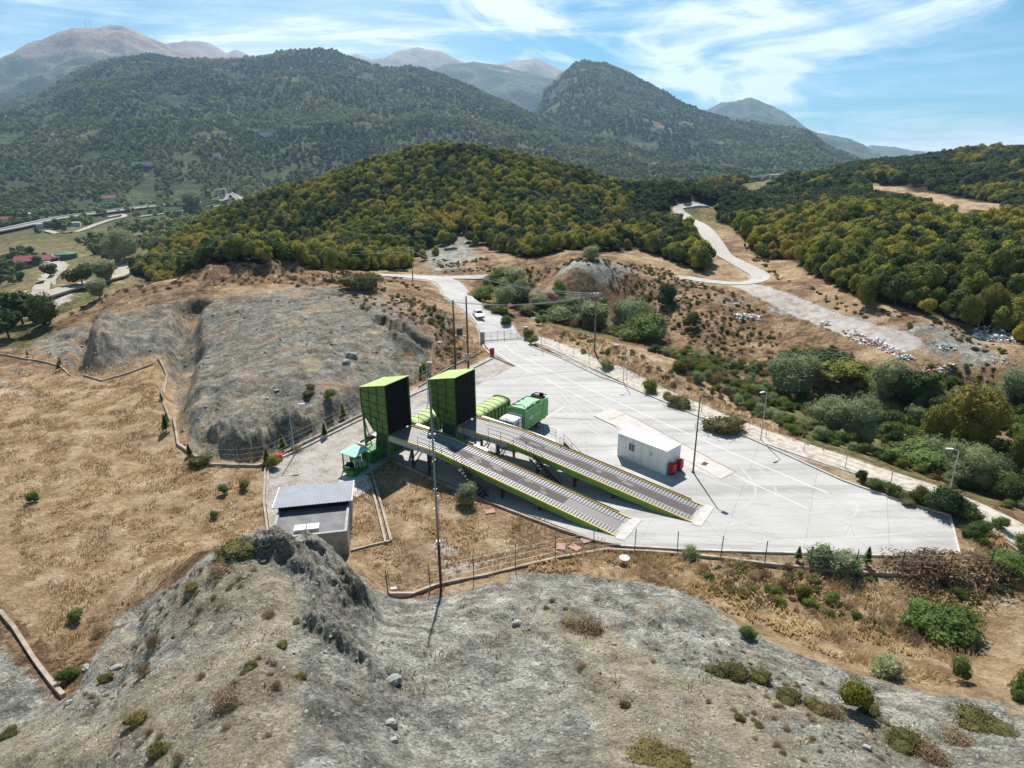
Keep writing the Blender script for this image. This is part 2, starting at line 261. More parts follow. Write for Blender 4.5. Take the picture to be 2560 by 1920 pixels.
def height(x,y,detail=True):
    x=np.asarray(x,float); y=np.asarray(y,float)
    u=np.arctan2(x,y); r=np.hypot(x,y); v=np.log(np.maximum(r,5)); h=rbf(u,v)
    rough=np.ones(len(x))
    near=r<1500
    un_,vn_=u[near],v[near]; xn,yn=x[near],y[near]
    wob=fbm(xn,yn,9,3,3)*.012
    fl=sstep(polysd(FLAT,un_,vn_),-.012,.012)
    for ln,wm in lines:
        d=linesd(ln,un_,vn_)*r[near]; fl=np.maximum(fl,1-sstep(d,wm,wm*1.8+1))
    hn=h[near]
    yardf=sstep(polysd(FLAT,un_,vn_),-.03,.01); hn=hn*(1-yardf)
    ad=np.zeros(len(xn))
    if True:
        def cliff(p,H,a,b): return H*sstep(polysd(p,un_,vn_)+wob,a,b)
        ad+=cliff(lpC1,2.6,0,.03)+cliff(lpC2,.7,-.004,.02)+cliff(lpC3,.9,0,.02)+cliff(lpC4,1.4,0,.03)+cliff(lpCr,1.6,0,.03)+cliff(lpMd,1.2,0,.05)
        for ln_,dp,wd_ in ((lpT1,2.4,3.2),(lpT2,1.6,2.5),(lpT3,1.3,2.0)):
            d=linesd(ln_,un_,vn_)*r[near]+wob*120; ad-=dp*(1-sstep(d,wd_*.25,wd_))
        sl=sstep(polysd(lpSL,un_,vn_),0,.03); sf=sstep(polysd(lpSF,un_,vn_)+wob,0,.03); md=sstep(polysd(lpM,un_,vn_)+wob,0,.04)
        s=np.maximum(sl,sf)
        rid=fbm(xn+.3*yn,yn*.45-xn*.3,4.5,5,91,True)
        c1=sstep(polysd(lpC1,un_,vn_),-.01,.03); c3=sstep(polysd(lpC3,un_,vn_),-.01,.02); c4=sstep(polysd(lpC4,un_,vn_),-.01,.03); cr1=sstep(polysd(lpCr,un_,vn_),-.02,.02)
        ad+=s*(fbm(xn,yn,14,4,5)*.9+fbm(xn,yn,1.6,4,6)*.10)+rid*(c1*.9+c3*.8+c4*.5+cr1*.8)+sl*rid*.22
        rid2=fbm(xn*1.1+yn*.5,yn*.35,1.7,4,94,True); ad+=rid2*(c1*.45+c3*.5+c4*.3+cr1*.3)+s*fbm(xn,yn,3.2,4,95,True)*.16
        ad+=sl*np.minimum(0,fbm(xn,yn,11,4,93,True)-.15)*1.4
        ad+=md*(fbm(xn*.6+yn*.5,yn*.5,2.6,5,77,True)*.28)
        # gullies on the bare mound flank
        for ln_,dp,wd_ in ((lpS1,1.1,1.5),(lpS2,.9,1.2),(lpS3,.9,1.2)):
            d=linesd(ln_,un_,vn_)*r[near]+fbm(xn,yn,2.2,4,55)*1.1; ad+=dp*(1-sstep(d,wd_*.2,wd_))*(.75+.5*fbm(xn,yn,.9,3,56,True))
        for ln_,dp,wd_ in ((lpV1,.5,.9),(lpV2,.4,.8),(lpV3,.35,.9),(lpV4,.4,1.)):
            d=linesd(ln_,un_,vn_)*r[near]+fbm(xn,yn,2.4,4,57)*.8; ad-=dp*(1-sstep(d,.05,wd_))
        gr=sstep(polysd(lpGR,un_,vn_)+wob,0,.03)
        ad+=gr*(rid*.30+fbm(xn*1.2+yn*.4,yn*.5,1.5,5,13,True)*.36+fbm(xn,yn*.7,.62,3,14,True)*.10+fbm(xn,yn,.7,3,12)*.08)
        ad+=(1-s)*(fbm(xn,yn,7,3,8)*.16+fbm(xn,yn,1.3,3,9)*.05)*np.where(r[near]<160,1,1.6)
        far=sstep(r[near],160,320); ad+=far*(fbm(xn,yn,70,4,15)*5+fbm(xn,yn,20,3,16)*1.2)
    ad*=(1-fl); hn=hn+ad; h[near]=hn
    m=r>900
    if m.any(): 
        mm=mount(u[m],r[m],x[m],y[m]); h[m]=np.where(r[m]>2600,-60,h[m]); h[m]=np.maximum(h[m],mm)
    return h
lpGR=lp([(575,1165),(640,1168),(715,1190),(755,1225),(800,1275),(830,1330),(800,1400),(720,1400),(660,1420),(650,1659),(850,1680),(830,1500),(900,1420),(720,1330),(640,1290),(580,1220)])
lpGR=lp([(575,1165),(640,1168),(715,1190),(755,1225),(800,1275),(840,1330),(800,1420),(860,1500),(900,1680),(640,1680),(660,1420),(650,1300),(580,1220)])
def gz(x,y): return float(height(np.array([x]),np.array([y]))[0])
def at(px,py):  # pixel -> point on the finished ground
    x,y,z=at0(px,py,0,height); return x,y,gz(x,y)

# ---------------------------------------------------------------- materials
def mat(name,col,rough=.8,metal=0,noise=0,nscale=4,col2=None,bump=0,bscale=20,spec=.3,trans=0):
    m=bpy.data.materials.new(name); m.use_nodes=True; t=m.node_tree; b=t.nodes['Principled BSDF']
    b.inputs['Roughness'].default_value=rough; b.inputs['Metallic'].default_value=metal; b.inputs['Specular IOR Level'].default_value=spec
    b.inputs['Base Color'].default_value=(*col,1)
    tcx=nn(t,'ShaderNodeTexCoord')
    if col2 is None: col2=tuple(c*.72 for c in col); 
    if noise>0:
        n=nn(t,'ShaderNodeTexNoise'); n.inputs['Scale'].default_value=nscale; n.inputs['Detail'].default_value=8; n.inputs['Roughness'].default_value=.62
        t.links.new(tcx.outputs['Object'],n.inputs['Vector'])
        r=nn(t,'ShaderNodeMapRange'); r.inputs['From Min'].default_value=.42; r.inputs['From Max'].default_value=.68; r.inputs['To Max'].default_value=noise
        t.links.new(n.outputs[0],r.inputs[0])
        mx=nn(t,'ShaderNodeMix',data_type='RGBA'); mx.inputs[6].default_value=(*col,1); mx.inputs[7].default_value=(*col2,1)
        t.links.new(r.outputs[0],mx.inputs[0]); t.links.new(mx.outputs[2],b.inputs['Base Color'])
    if bump>0:
        n=nn(t,'ShaderNodeTexNoise'); n.inputs['Scale'].default_value=bscale; n.inputs['Detail'].default_value=6
        t.links.new(tcx.outputs['Object'],n.inputs['Vector'])
        bp=nn(t,'ShaderNodeBump'); bp.inputs['Strength'].default_value=bump; bp.inputs['Distance'].default_value=.05
        t.links.new(n.outputs[0],bp.inputs['Height']); t.links.new(bp.outputs[0],b.inputs['Normal'])
    return m
# ground material driven by baked cover weights
def ground_material():
    m=bpy.data.materials.new('ground_cover'); m.use_nodes=True; t=m.node_tree; b=t.nodes['Principled BSDF']; l=t.links.new
    b.inputs['Roughness'].default_value=.95; b.inputs['Specular IOR Level'].default_value=.1
    co=nn(t,'ShaderNodeTexCoord').outputs['Object']
    def noise(s,d=8,r=.6,stretch=None,dist=0):
        n=nn(t,'ShaderNodeTexNoise'); n.inputs['Scale'].default_value=s; n.inputs['Detail'].default_value=d; n.inputs['Roughness'].default_value=r; n.inputs['Distortion'].default_value=dist
        if stretch:
            mp=nn(t,'ShaderNodeMapping'); mp.inputs['Scale'].default_value=stretch[:3]; mp.inputs['Rotation'].default_value=(0,0,R(stretch[3])); l(co,mp.inputs[0]); l(mp.outputs[0],n.inputs['Vector'])
        else: l(co,n.inputs['Vector'])
        return n.outputs[0]
    def ramp(f,stops):
        r=nn(t,'ShaderNodeValToRGB'); e=r.color_ramp.elements
        while len(e)<len(stops): e.new(.5)
        for i,(p,c) in enumerate(stops): e[i].position=p; e[i].color=(*c,1)
        l(f,r.inputs[0]); return r.outputs[0]
    def mix(a,b_,f):
        x=nn(t,'ShaderNodeMix',data_type='RGBA'); l(f,x.inputs[0]); l(a,x.inputs[6]); l(b_,x.inputs[7]); return x.outputs[2]
    def att(n):
        a=nn(t,'ShaderNodeAttribute'); a.attribute_name=n; s=nn(t,'ShaderNodeSeparateColor'); l(a.outputs['Color'],s.inputs[0]); return s.outputs[0],s.outputs[1],s.outputs[2]
    def mixn(a,b_):   # coarse + fine noise with restored contrast
        q=nn(t,'ShaderNodeMath',operation='ADD'); l(a,q.inputs[0]); l(b_,q.inputs[1])
        r=nn(t,'ShaderNodeMapRange'); r.inputs['From Min'].default_value=.62; r.inputs['From Max'].default_value=1.38; l(q.outputs[0],r.inputs[0]); return r.outputs[0]
    def tintmix(a,col,sc,lo,hi,amt):
        r=nn(t,'ShaderNodeMapRange',interpolation_type='SMOOTHSTEP'); r.inputs['From Min'].default_value=lo; r.inputs['From Max'].default_value=hi; r.inputs['To Max'].default_value=amt; l(noise(sc,10,.72),r.inputs[0])
        x=nn(t,'ShaderNodeMix',data_type='RGBA'); l(r.outputs[0],x.inputs[0]); l(a,x.inputs[6]); x.inputs[7].default_value=(*col,1); return x.outputs[2]
    gr=ramp(mixn(noise(.35,10,.7),noise(5.5,10,.75,(1,2.2,1,25))),[(.12,(.12,.08,.045)),(.33,(.29,.19,.105)),(.52,(.43,.30,.17)),(.70,(.55,.43,.29)),(.88,(.58,.52,.43))])
    sh=ramp(mixn(noise(.5,10,.7),noise(7,10,.8)),[(.18,(.05,.05,.043)),(.36,(.20,.197,.165)),(.54,(.34,.332,.28)),(.82,(.60,.58,.51))])
    sh=tintmix(sh,(.22,.165,.105),.16,.52,.68,.5); sh=tintmix(sh,(.42,.40,.36),.4,.56,.72,.55)
    ts=ramp(mixn(noise(.6,10,.7),noise(8,10,.8)),[(.22,(.13,.115,.08)),(.42,(.28,.245,.175)),(.58,(.39,.34,.24)),(.80,(.54,.49,.39))])
    gn=ramp(mixn(noise(.4,10,.7),noise(4,10,.8)),[(.2,(.05,.055,.022)),(.45,(.12,.12,.045)),(.62,(.21,.18,.08)),(.8,(.33,.26,.14))])
    pl=ramp(mixn(noise(.5,10,.7),noise(6,10,.8)),[(.28,(.30,.25,.19)),(.45,(.50,.45,.40)),(.62,(.60,.56,.52)),(.8,(.66,.63,.59))])
    br=ramp(mixn(noise(.3,10,.7),noise(4,10,.8)),[(.2,(.05,.035,.022)),(.42,(.16,.10,.058)),(.58,(.29,.18,.10)),(.75,(.42,.30,.19))])
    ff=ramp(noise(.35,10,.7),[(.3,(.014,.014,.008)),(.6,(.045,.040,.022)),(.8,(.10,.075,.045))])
    far=ramp(mixn(noise(.006,8,.65),noise(.07,12,.8)),[(.25,(.035,.055,.024)),(.45,(.06,.088,.034)),(.60,(.095,.12,.042)),(.72,(.17,.165,.075)),(.84,(.28,.25,.18))])
    bm=ramp(noise(.006,14,.68),[(.30,(.13,.115,.08)),(.45,(.27,.21,.14)),(.60,(.39,.30,.20)),(.78,(.46,.38,.29))])
    def cells(a,sc,lo,hi):
        v=nn(t,'ShaderNodeTexVoronoi'); v.inputs['Scale'].default_value=sc; v.inputs['Randomness'].default_value=1; l(co,v.inputs['Vector'])
        sp_=nn(t,'ShaderNodeSeparateColor'); l(v.outputs['Color'],sp_.inputs[0]); r=nn(t,'ShaderNodeMapRange'); r.inputs['To Min'].default_value=lo; r.inputs['To Max'].default_value=hi; l(sp_.outputs[0],r.inputs[0])
        x=nn(t,'ShaderNodeVectorMath',operation='SCALE'); l(a,x.inputs[0]); l(r.outputs[0],x.inputs['Scale']); return x.outputs[0]
    sh=cells(cells(sh,1.7,.68,1.28),9,.62,1.35); ts=cells(cells(ts,1.5,.85,1.14),10,.70,1.28); br=cells(br,1.6,.6,1.35); gn=cells(gn,1.6,.6,1.35); gr=cells(gr,2.2,.82,1.16)
    gr=tintmix(gr,(.19,.115,.06),.22,.5,.66,.7)
    c=br
    g,s,gg=att('cover_a'); ts_,p,f=att('cover_b'); fa,bmw,dks=att('cover_c')
    dk_=nn(t,'ShaderNodeMapRange'); dk_.inputs['To Min'].default_value=1; dk_.inputs['To Max'].default_value=.62; l(dks,dk_.inputs[0])
    xs_=nn(t,'ShaderNodeVectorMath',operation='SCALE'); l(sh,xs_.inputs[0]); l(dk_.outputs[0],xs_.inputs['Scale']); sh=xs_.outputs[0]
    # break the boundaries of each cover up with fine noise
    bn=noise(2.2,8,.7)
    def sharp(w):
        a=nn(t,'ShaderNodeMath',operation='ADD'); l(w,a.inputs[0])
        q=nn(t,'ShaderNodeMath',operation='SUBTRACT'); l(bn,q.inputs[0]); q.inputs[1].default_value=.5
        q2=nn(t,'ShaderNodeMath',operation='MULTIPLY'); l(q.outputs[0],q2.inputs[0]); q2.inputs[1].default_value=1.6; l(q2.outputs[0],a.inputs[1])
        r=nn(t,'ShaderNodeMapRange',interpolation_type='SMOOTHSTEP'); r.inputs['From Min'].default_value=.35; r.inputs['From Max'].default_value=.65; l(a.outputs[0],r.inputs[0]); return r.outputs[0]
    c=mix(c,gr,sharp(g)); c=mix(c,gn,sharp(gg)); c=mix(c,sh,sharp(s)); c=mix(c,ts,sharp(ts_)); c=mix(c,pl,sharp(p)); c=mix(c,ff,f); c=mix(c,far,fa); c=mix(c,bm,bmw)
    l(c,b.inputs['Base Color'])
    n1=noise(3.5,12,.75); bp=nn(t,'ShaderNodeBump'); bp.inputs['Strength'].default_value=1; bp.inputs['Distance'].default_value=.42; l(n1,bp.inputs['Height'])
    n2=noise(.05,10,.7); mu=nn(t,'ShaderNodeMath',operation='MULTIPLY'); l(n2,mu.inputs[0]); l(fa,mu.inputs[1])
    bp2=nn(t,'ShaderNodeBump'); bp2.inputs['Strength'].default_value=1; bp2.inputs['Distance'].default_value=14; l(mu.outputs[0],bp2.inputs['Height']); l(bp.outputs[0],bp2.inputs['Normal'])
    l(bp2.outputs[0],b.inputs['Normal'])
    return m
def tag(o,label=None,cat=None,group=None,kind=None):
    if label: o['label']=label
    if cat: o['category']=cat
    if group: o['group']=group
    if kind: o['kind']=kind
    return o
def mesh_from(name,V,F,mats,parent=None,mi=None,smooth=False):
    me=bpy.data.meshes.new(name); V=np.asarray(V,np.float32); F=np.asarray(F,np.int32)
    nv,nf,k=len(V),len(F),F.shape[1]
    me.vertices.add(nv); me.vertices.foreach_set('co',V.ravel()); me.loops.add(nf*k); me.loops.foreach_set('vertex_index',F.ravel())
    me.polygons.add(nf); me.polygons.foreach_set('loop_start',np.arange(nf,dtype=np.int32)*k)
    for m in mats: me.materials.append(m)
    if mi is not None: me.polygons.foreach_set('material_index',np.asarray(mi,np.int32))
    me.update(calc_edges=True); me.validate()
    me.polygons.foreach_set('use_smooth',np.full(nf,smooth))
    o=bpy.data.objects.new(name,me); COL.objects.link(o)
    if parent: o.parent=parent
    return o

# ---------------------------------------------------------------- terrain mesh (rings growing with distance)
AZ=np.unique(np.r_[np.linspace(R(-75),R(-41),90),np.linspace(R(-41),R(41),1050),np.linspace(R(41),R(75),90)])
RR=[6.0]
while RR[-1]<9600:
    r=RR[-1]; RR.append(r*(1.0048 if 20<r<420 else 1.0065 if r<5200 else 1.012))
RR=np.array(RR); NA,NR=len(AZ),len(RR)
aa,rr=np.meshgrid(AZ,RR); aa=aa.ravel(); rr=rr.ravel(); X=np.sin(aa)*rr; Y=np.cos(aa)*rr
Z=height(X,Y)
i=np.arange(NR-1)[:,None]*NA+np.arange(NA-1)[None,:]; F=np.stack([i,i+1,i+1+NA,i+NA],-1).reshape(-1,4)[:,::-1]
ground=mesh_from('ground',np.c_[X,Y,Z],F,[ground_material()],smooth=True); tag(ground,kind='structure')
# cover weights
VV=np.log(rr); nr=rr<900; ua,va,xa,ya,ra=aa[nr],VV[nr],X[nr],Y[nr],rr[nr]
wb=fbm(xa,ya,8,4,201)*.02+fbm(xa,ya,2,3,202)*.008
def W(poly,f=.012,wobble=1.): return sstep(polysd(lp(poly),ua,va)+wb*wobble,-f,f)
def full(v): o=np.zeros(len(aa)); o[nr]=v; return o
patch=fbm(xa,ya,22,4,210); patch2=fbm(xa,ya,6,4,211)
grass=np.clip(.62+patch*.9+patch2*.5,0,1)
grass=np.maximum(grass,W([(-50,790),(150,800),(330,780),(350,900),(400,1000),(570,1010),(570,1165),(450,1190),(250,1320),(150,1440),(-50,1250)],.02)*(.85+patch2*.4))
grass=np.maximum(grass,W([(1180,735),(1280,765),(1420,820),(1600,880),(1560,830),(1420,790),(1300,740)],.02))
grass=np.maximum(grass,W([(1380,1300),(1600,1330),(1900,1450),(2230,1500),(2230,1330),(1800,1330),(1600,1280)],.03)*.9)
mid=W([(880,560),(1100,560),(1300,545),(1420,590),(1560,640),(1700,690),(1820,760),(1900,800),(2230,790),(2230,900),(1800,860),(1650,850),(1560,800),(1420,760),(1300,735),(1160,690),(1100,700),(1000,600),(900,590)],.03)
mid=np.maximum(mid,W([(300,605),(560,560),(880,600),(970,660),(1040,760),(990,800),(950,740),(880,640),(560,615),(300,640),(110,720),(100,705)],.02))
grass*=1-mid*np.clip(.62-patch2*.9,0,1)
shale=np.maximum(W(SHALE_L,.014)*(.66+patch2*.5),W(SHALE_F,.012))*np.clip(1.15-np.maximum(0,patch2-.1)*1.9,0,1)
shale=np.maximum(shale,W([(1200,600),(1220,575),(1290,562),(1360,575),(1390,590),(1300,620)],.02)*.9)
shale=np.maximum(shale,W([(930,600),(900,545),(1000,500),(1040,520),(1040,560)],.02)*.7)
shale*=1-.85*W([(700,600),(860,605),(960,650),(1000,720),(940,760),(860,700),(760,640)],.05)*np.clip(.45+patch2*2,0,1); shale*=1-.7*W([(330,640),(480,600),(640,600),(600,640),(480,660),(380,690)],.04)*np.clip(.4+patch2*2,0,1)
shale=np.maximum(shale,W([(-50,1330),(60,1450),(140,1510),(100,1660),(-50,1660)],.03)*.9)
shale=np.maximum(shale,W([(1560,650),(1650,665),(1780,700),(1900,745),(2050,790),(2160,780),(2100,720),(1950,700),(1800,670),(1650,640)],.02)*np.clip(.6+patch2,0,1))
green=W([(1040,600),(1120,600),(1160,640),(1250,690),(1400,640),(1430,760),(1530,740),(1640,820),(1750,770),(1850,790),(1900,830),(2230,880),(2230,1200),(2100,1120),(1900,1010),(1750,960),(1650,900),(1500,800),(1400,740),(1250,720),(1120,680)],.03)*np.clip(.65+patch*1.3+patch2,0,1)
green=np.maximum(green,sstep(ra,185,240)*.75*np.clip(.8+patch,0,1))
green=np.maximum(green,W([(10,745),(60,752),(110,700),(200,640),(180,625),(60,690)],.02))
green=np.maximum(green,W([(1380,1270),(1600,1320),(1800,1370),(2100,1400),(2230,1390),(2230,1350),(1900,1330),(1600,1290)],.03)*np.clip(patch2*2+.2,0,1))
tan=W([(520,1215),(600,1250),(650,1300),(655,1420),(640,1680),(-60,1680),(-60,1600),(150,1520),(230,1400),(350,1290)],.04,2.2)*np.clip(.75+patch2*1.2,0,1)
tan=np.maximum(tan,W([(1120,1290),(1300,1350),(1450,1450),(1700,1500),(2230,1620),(2230,1700),(1200,1700),(1300,1560),(1180,1420),(1080,1340)],.07,2)*np.clip(.68+patch*1.2+patch2*.8,0,1))
tan=np.maximum(tan,W([(520,690),(700,640),(850,660),(880,720),(760,830),(600,900),(450,850),(420,720)],.05)*np.clip(.25+patch2*.9,0,1)*.8)
pale=np.maximum(sstep(polysd(lp0(PAD),ua,va)+wb*.15,-.003,.003)*np.clip(1.05-np.maximum(0,patch2)*1.0,0,1),0)
for ln,wd in ((HAIR,2.0),(DIRT,3.2),(PATH,1.6),(ROAD,3.3)):
    d=linesd(lp(ln,0),ua,va)*ra+fbm(xa,ya,2,2,205)*.5; pale=np.maximum(pale,(1-sstep(d,wd*(.6 if ln is DIRT else 1),wd*(.8 if ln is DIRT else 1)+.7))*1.0)
for ln in (DIRT,):
    d=linesd(lp(ln,0),ua,va)*ra+fbm(xa,ya,2,2,205)*.5; shale=np.maximum(shale,1-sstep(d,1.9,3.4))
pale=np.maximum(pale,W([(-50,800),(60,830),(110,880),(100,900),(30,860),(-50,840)],.02)*.5)
pale=np.maximum(pale,np.maximum.reduce([W([(950,1160),(1010,1190),(960,1230),(850,1225)],.02),W([(370,1110),(430,1120),(420,1160),(380,1170)],.02),W([(850,1250),(1000,1210),(1100,1215),(1000,1240)],.02),W([(1750,1260),(1880,1250),(1950,1290),(1800,1310)],.02)])*.62*np.clip(.6+patch2*1.6,0,1))
pale=np.maximum(pale,W([(10,668),(60,640),(130,625),(190,618),(150,650),(60,690)],.01))
pale=np.maximum(pale,W([(262,580),(285,570),(280,590),(262,600)],.004))
pale=np.maximum(pale,W([(30,640),(90,600),(135,570),(150,572),(110,610),(60,655)],.004)*.8)
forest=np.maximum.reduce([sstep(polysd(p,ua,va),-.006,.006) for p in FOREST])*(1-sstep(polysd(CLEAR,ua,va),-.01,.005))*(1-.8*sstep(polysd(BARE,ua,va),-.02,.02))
clear=sstep(polysd(CLEAR,ua,va),-.01,.005)
grass=np.maximum(grass,clear); green*=1-clear
A_=np.zeros((len(aa),4),np.float32); A_[:,0]=full(grass); A_[:,1]=full(shale); A_[:,2]=full(green); A_[:,3]=1
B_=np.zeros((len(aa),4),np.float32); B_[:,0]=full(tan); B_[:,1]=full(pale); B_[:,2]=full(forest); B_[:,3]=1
fa=sstep(rr,420,900)
# bare uplands: high ground of the left massif and the far ranges
mz_=(Z+fbm(X,Y,500,4,301)*130)
print('massif top',Z[(aa<-.3)&(rr>4000)&(rr<6000)].max())
bare=sstep(mz_,430,600)*sstep(rr,3000,3400)*np.maximum(1-sstep(aa,-.32,-.12),np.maximum(sstep(rr,5400,6000)*1.,sstep(Z+fbm(X,Y,260,4,311)*160,800,960)*.8))
scar=sstep(fbm(X,Y,420,5,307,True)*.6+fbm(X,Y,130,4,308)*.7,.52,.70)*sstep(rr,1000,1400)*.75
C_=np.zeros((len(aa),4),np.float32); C_[:,0]=fa; C_[:,1]=np.maximum(bare,scar); C_[:,3]=1
C_[:,2]=full(np.maximum(W(SHALE_L,.02)*np.clip(.75+patch2,0,1),sstep(polysd(lpGR,ua,va)+wb,-.01,.04)*np.clip(.55+patch2*1.5,0,1)))
for nm,a in (('cover_a',A_),('cover_b',B_),('cover_c',C_)):
    at_=ground.data.color_attributes.new(nm,'FLOAT_COLOR','POINT'); at_.data.foreach_set('color',np.clip(a,0,1).ravel())
print('ground verts',len(aa))
# ---------------------------------------------------------------- vegetation
def foliage(name,stops,spread=.8,patch=.03,lo=.35,hi=.65,rough=.75,trans=.22):
    m=bpy.data.materials.new(name); m.use_nodes=True; t=m.node_tree; b=t.nodes['Principled BSDF']; l=t.links.new
    b.inputs['Roughness'].default_value=rough; b.inputs['Specular IOR Level'].default_value=.15
    oi=nn(t,'ShaderNodeObjectInfo'); n=nn(t,'ShaderNodeTexNoise'); n.inputs['Scale'].default_value=patch; n.inputs['Detail'].default_value=3; l(oi.outputs['Location'],n.inputs['Vector'])
    r=nn(t,'ShaderNodeMapRange'); r.inputs['From Min'].default_value=lo; r.inputs['From Max'].default_value=hi; l(n.outputs[0],r.inputs[0])
    a=nn(t,'ShaderNodeMath',operation='MULTIPLY'); a.inputs[1].default_value=spread; l(oi.outputs['Random'],a.inputs[0])
    c=nn(t,'ShaderNodeMath',operation='MULTIPLY'); c.inputs[1].default_value=1-spread; l(r.outputs[0],c.inputs[0])
    d=nn(t,'ShaderNodeMath',operation='ADD'); l(a.outputs[0],d.inputs[0]); l(c.outputs[0],d.inputs[1])
    # leaf to leaf variation inside one crown
    ge=nn(t,'ShaderNodeTexCoord'); n2=nn(t,'ShaderNodeTexNoise'); n2.inputs['Scale'].default_value=1.3; n2.inputs['Detail'].default_value=5; l(ge.outputs['Object'],n2.inputs['Vector'])
    e=nn(t,'ShaderNodeMath',operation='MULTIPLY_ADD'); e.inputs[1].default_value=.55; l(n2.outputs[0],e.inputs[0]); l(d.outputs[0],e.inputs[2])
    f=nn(t,'ShaderNodeMath',operation='SUBTRACT'); f.inputs[1].default_value=.275; l(e.outputs[0],f.inputs[0])
    rp=nn(t,'ShaderNodeValToRGB'); el=rp.color_ramp.elements
    while len(el)<len(stops): el.new(.5)
    for i,(p,col) in enumerate(stops): el[i].position=p; el[i].color=(*col,1)
    l(f.outputs[0],rp.inputs[0]); l(rp.outputs[0],b.inputs['Base Color'])
    tr=nn(t,'ShaderNodeBsdfTranslucent'); l(rp.outputs[0],tr.inputs[0]); mx=nn(t,'ShaderNodeMixShader'); mx.inputs[0].default_value=trans
    l(b.outputs[0],mx.inputs[1]); l(tr.outputs[0],mx.inputs[2]); l(mx.outputs[0],t.nodes['Material Output'].inputs[0])
    return m
M={}
M['oak']=foliage('oak_leaves',[(.05,(.05,.08,.022)),(.28,(.10,.135,.030)),(.44,(.21,.225,.040)),(.72,(.38,.34,.048)),(.98,(.38,.22,.05))],.58,.03,trans=.34)
M['dark']=foliage('evergreen_leaves',[(.1,(.035,.06,.024)),(.5,(.065,.10,.034)),(.9,(.12,.15,.045))],.7,trans=.28)
M['willow']=foliage('willow_leaves',[(.1,(.17,.215,.11)),(.5,(.26,.30,.155)),(.9,(.34,.36,.18))],.7,trans=.38)
M['green']=foliage('shrub_leaves',[(.1,(.07,.12,.03)),(.5,(.13,.19,.045)),(.9,(.23,.26,.06))],.7,trans=.32)
M['yellow']=foliage('yellow_green_leaves',[(.1,(.09,.12,.02)),(.5,(.16,.175,.028)),(.9,(.25,.24,.04))],.7)
M['dry']=foliage('dry_twigs',[(.1,(.13,.085,.05)),(.5,(.25,.17,.10)),(.9,(.38,.28,.17))],.7)
M['olive']=foliage('olive_scrub',[(.1,(.07,.075,.024)),(.5,(.125,.12,.038)),(.9,(.19,.16,.055))],.7,trans=.3)
M['gold']=foliage('golden_oak_leaves',[(.1,(.09,.12,.026)),(.5,(.20,.19,.036)),(.9,(.31,.235,.05))],.6,trans=.32)
M['valley']=foliage('valley_leaves',[(.05,(.055,.09,.036)),(.35,(.12,.17,.055)),(.62,(.23,.275,.08)),(.9,(.38,.36,.13))],.55,.004,.38,.62,trans=.25)
M['bark']=mat('bark',(.09,.07,.05),.95,noise=1,nscale=5,bump=.6)
def cubesphere(n):
    V=[];F=[]
    for ax in range(3):
        for s in (-1,1):
            base=len(V)
            for i in range(n+1):
                for j in range(n+1):
                    a=math.tan((i/n-.5)*math.pi/2); b=math.tan((j/n-.5)*math.pi/2); p=[0,0,0]; p[ax]=s; p[(ax+1)%3]=a*s; p[(ax+2)%3]=b
                    V.append(Vector(p).normalized()[:])
            for i in range(n):
                for j in range(n):
                    k=base+i*(n+1)+j; F.append((k,k+n+1,k+n+2,k+1))
    return np.array(V),np.array(F)
CS3,CF3=cubesphere(3)
def crown(name,m,rx,rz,zc,leaves,ls,lobes=8,core=.78,up=.0,seed=0,spiky=0):
    g=np.random.default_rng(seed); V=[];F=[];n=0
    cs=[]
    for k in range(lobes):
        a=k*2.4+g.uniform(-.4,.4); q=g.uniform(.12,.62) if k else 0; zz=g.uniform(-.5,.62)
        q*=math.sqrt(max(.2,1-zz*zz*.8)); c=np.array([math.cos(a)*q*rx,math.sin(a)*q*rx,zc+zz*rz]); r=rx*g.uniform(.40,.62)
        cs.append((c,r))
        nzv=1+.22*np.sin(CS3[:,0]*5+k)*np.cos(CS3[:,1]*4.3+k*2)+g.uniform(-.08,.08,len(CS3))
        P=c+CS3*(r*core*nzv)[:,None]*np.array([1,1,min(1.25,rz/rx*1.0)]); P[:,2]=np.maximum(P[:,2],.02)
        if core>0: V.append(P); F.append(CF3+n); n+=len(P)
    per=leaves//lobes
    for c,r in cs:
        d=g.normal(size=(per,3)); d/=np.linalg.norm(d,axis=1)[:,None]; d[:,2]=np.where(d[:,2]<-.3,-d[:,2],d[:,2])
        rad=r*g.uniform(.80,1.13+spiky,per); p=c+d*rad[:,None]*np.array([1,1,min(1.3,rz/rx*1.05)])
        p[:,2]=np.maximum(p[:,2],.05)
        t1=g.normal(size=(per,3)); t1+=np.array([0,0,up]); t1/=np.linalg.norm(t1,axis=1)[:,None]; nn2=d+g.normal(size=(per,3))*.6
        t2=np.cross(nn2,t1); t2/=np.linalg.norm(t2,axis=1)[:,None]+1e-9; t1=np.cross(t2,nn2); t1/=np.linalg.norm(t1,axis=1)[:,None]+1e-9
        s=ls*g.uniform(.6,1.25,per)[:,None]; asp=.8 if up==0 else .34
        V.append(np.stack([p-t1*s-t2*s*asp*.6,p+t2*s*asp-t1*s*.2,p+t1*s,p-t2*s*asp+t1*s*.1],1).reshape(-1,3))
        F.append(np.arange(per*4).reshape(-1,4)+n); n+=per*4
    me=bpy.data.meshes.new(name); o=mesh_from(name,np.concatenate(V),np.concatenate(F),[m]); return o
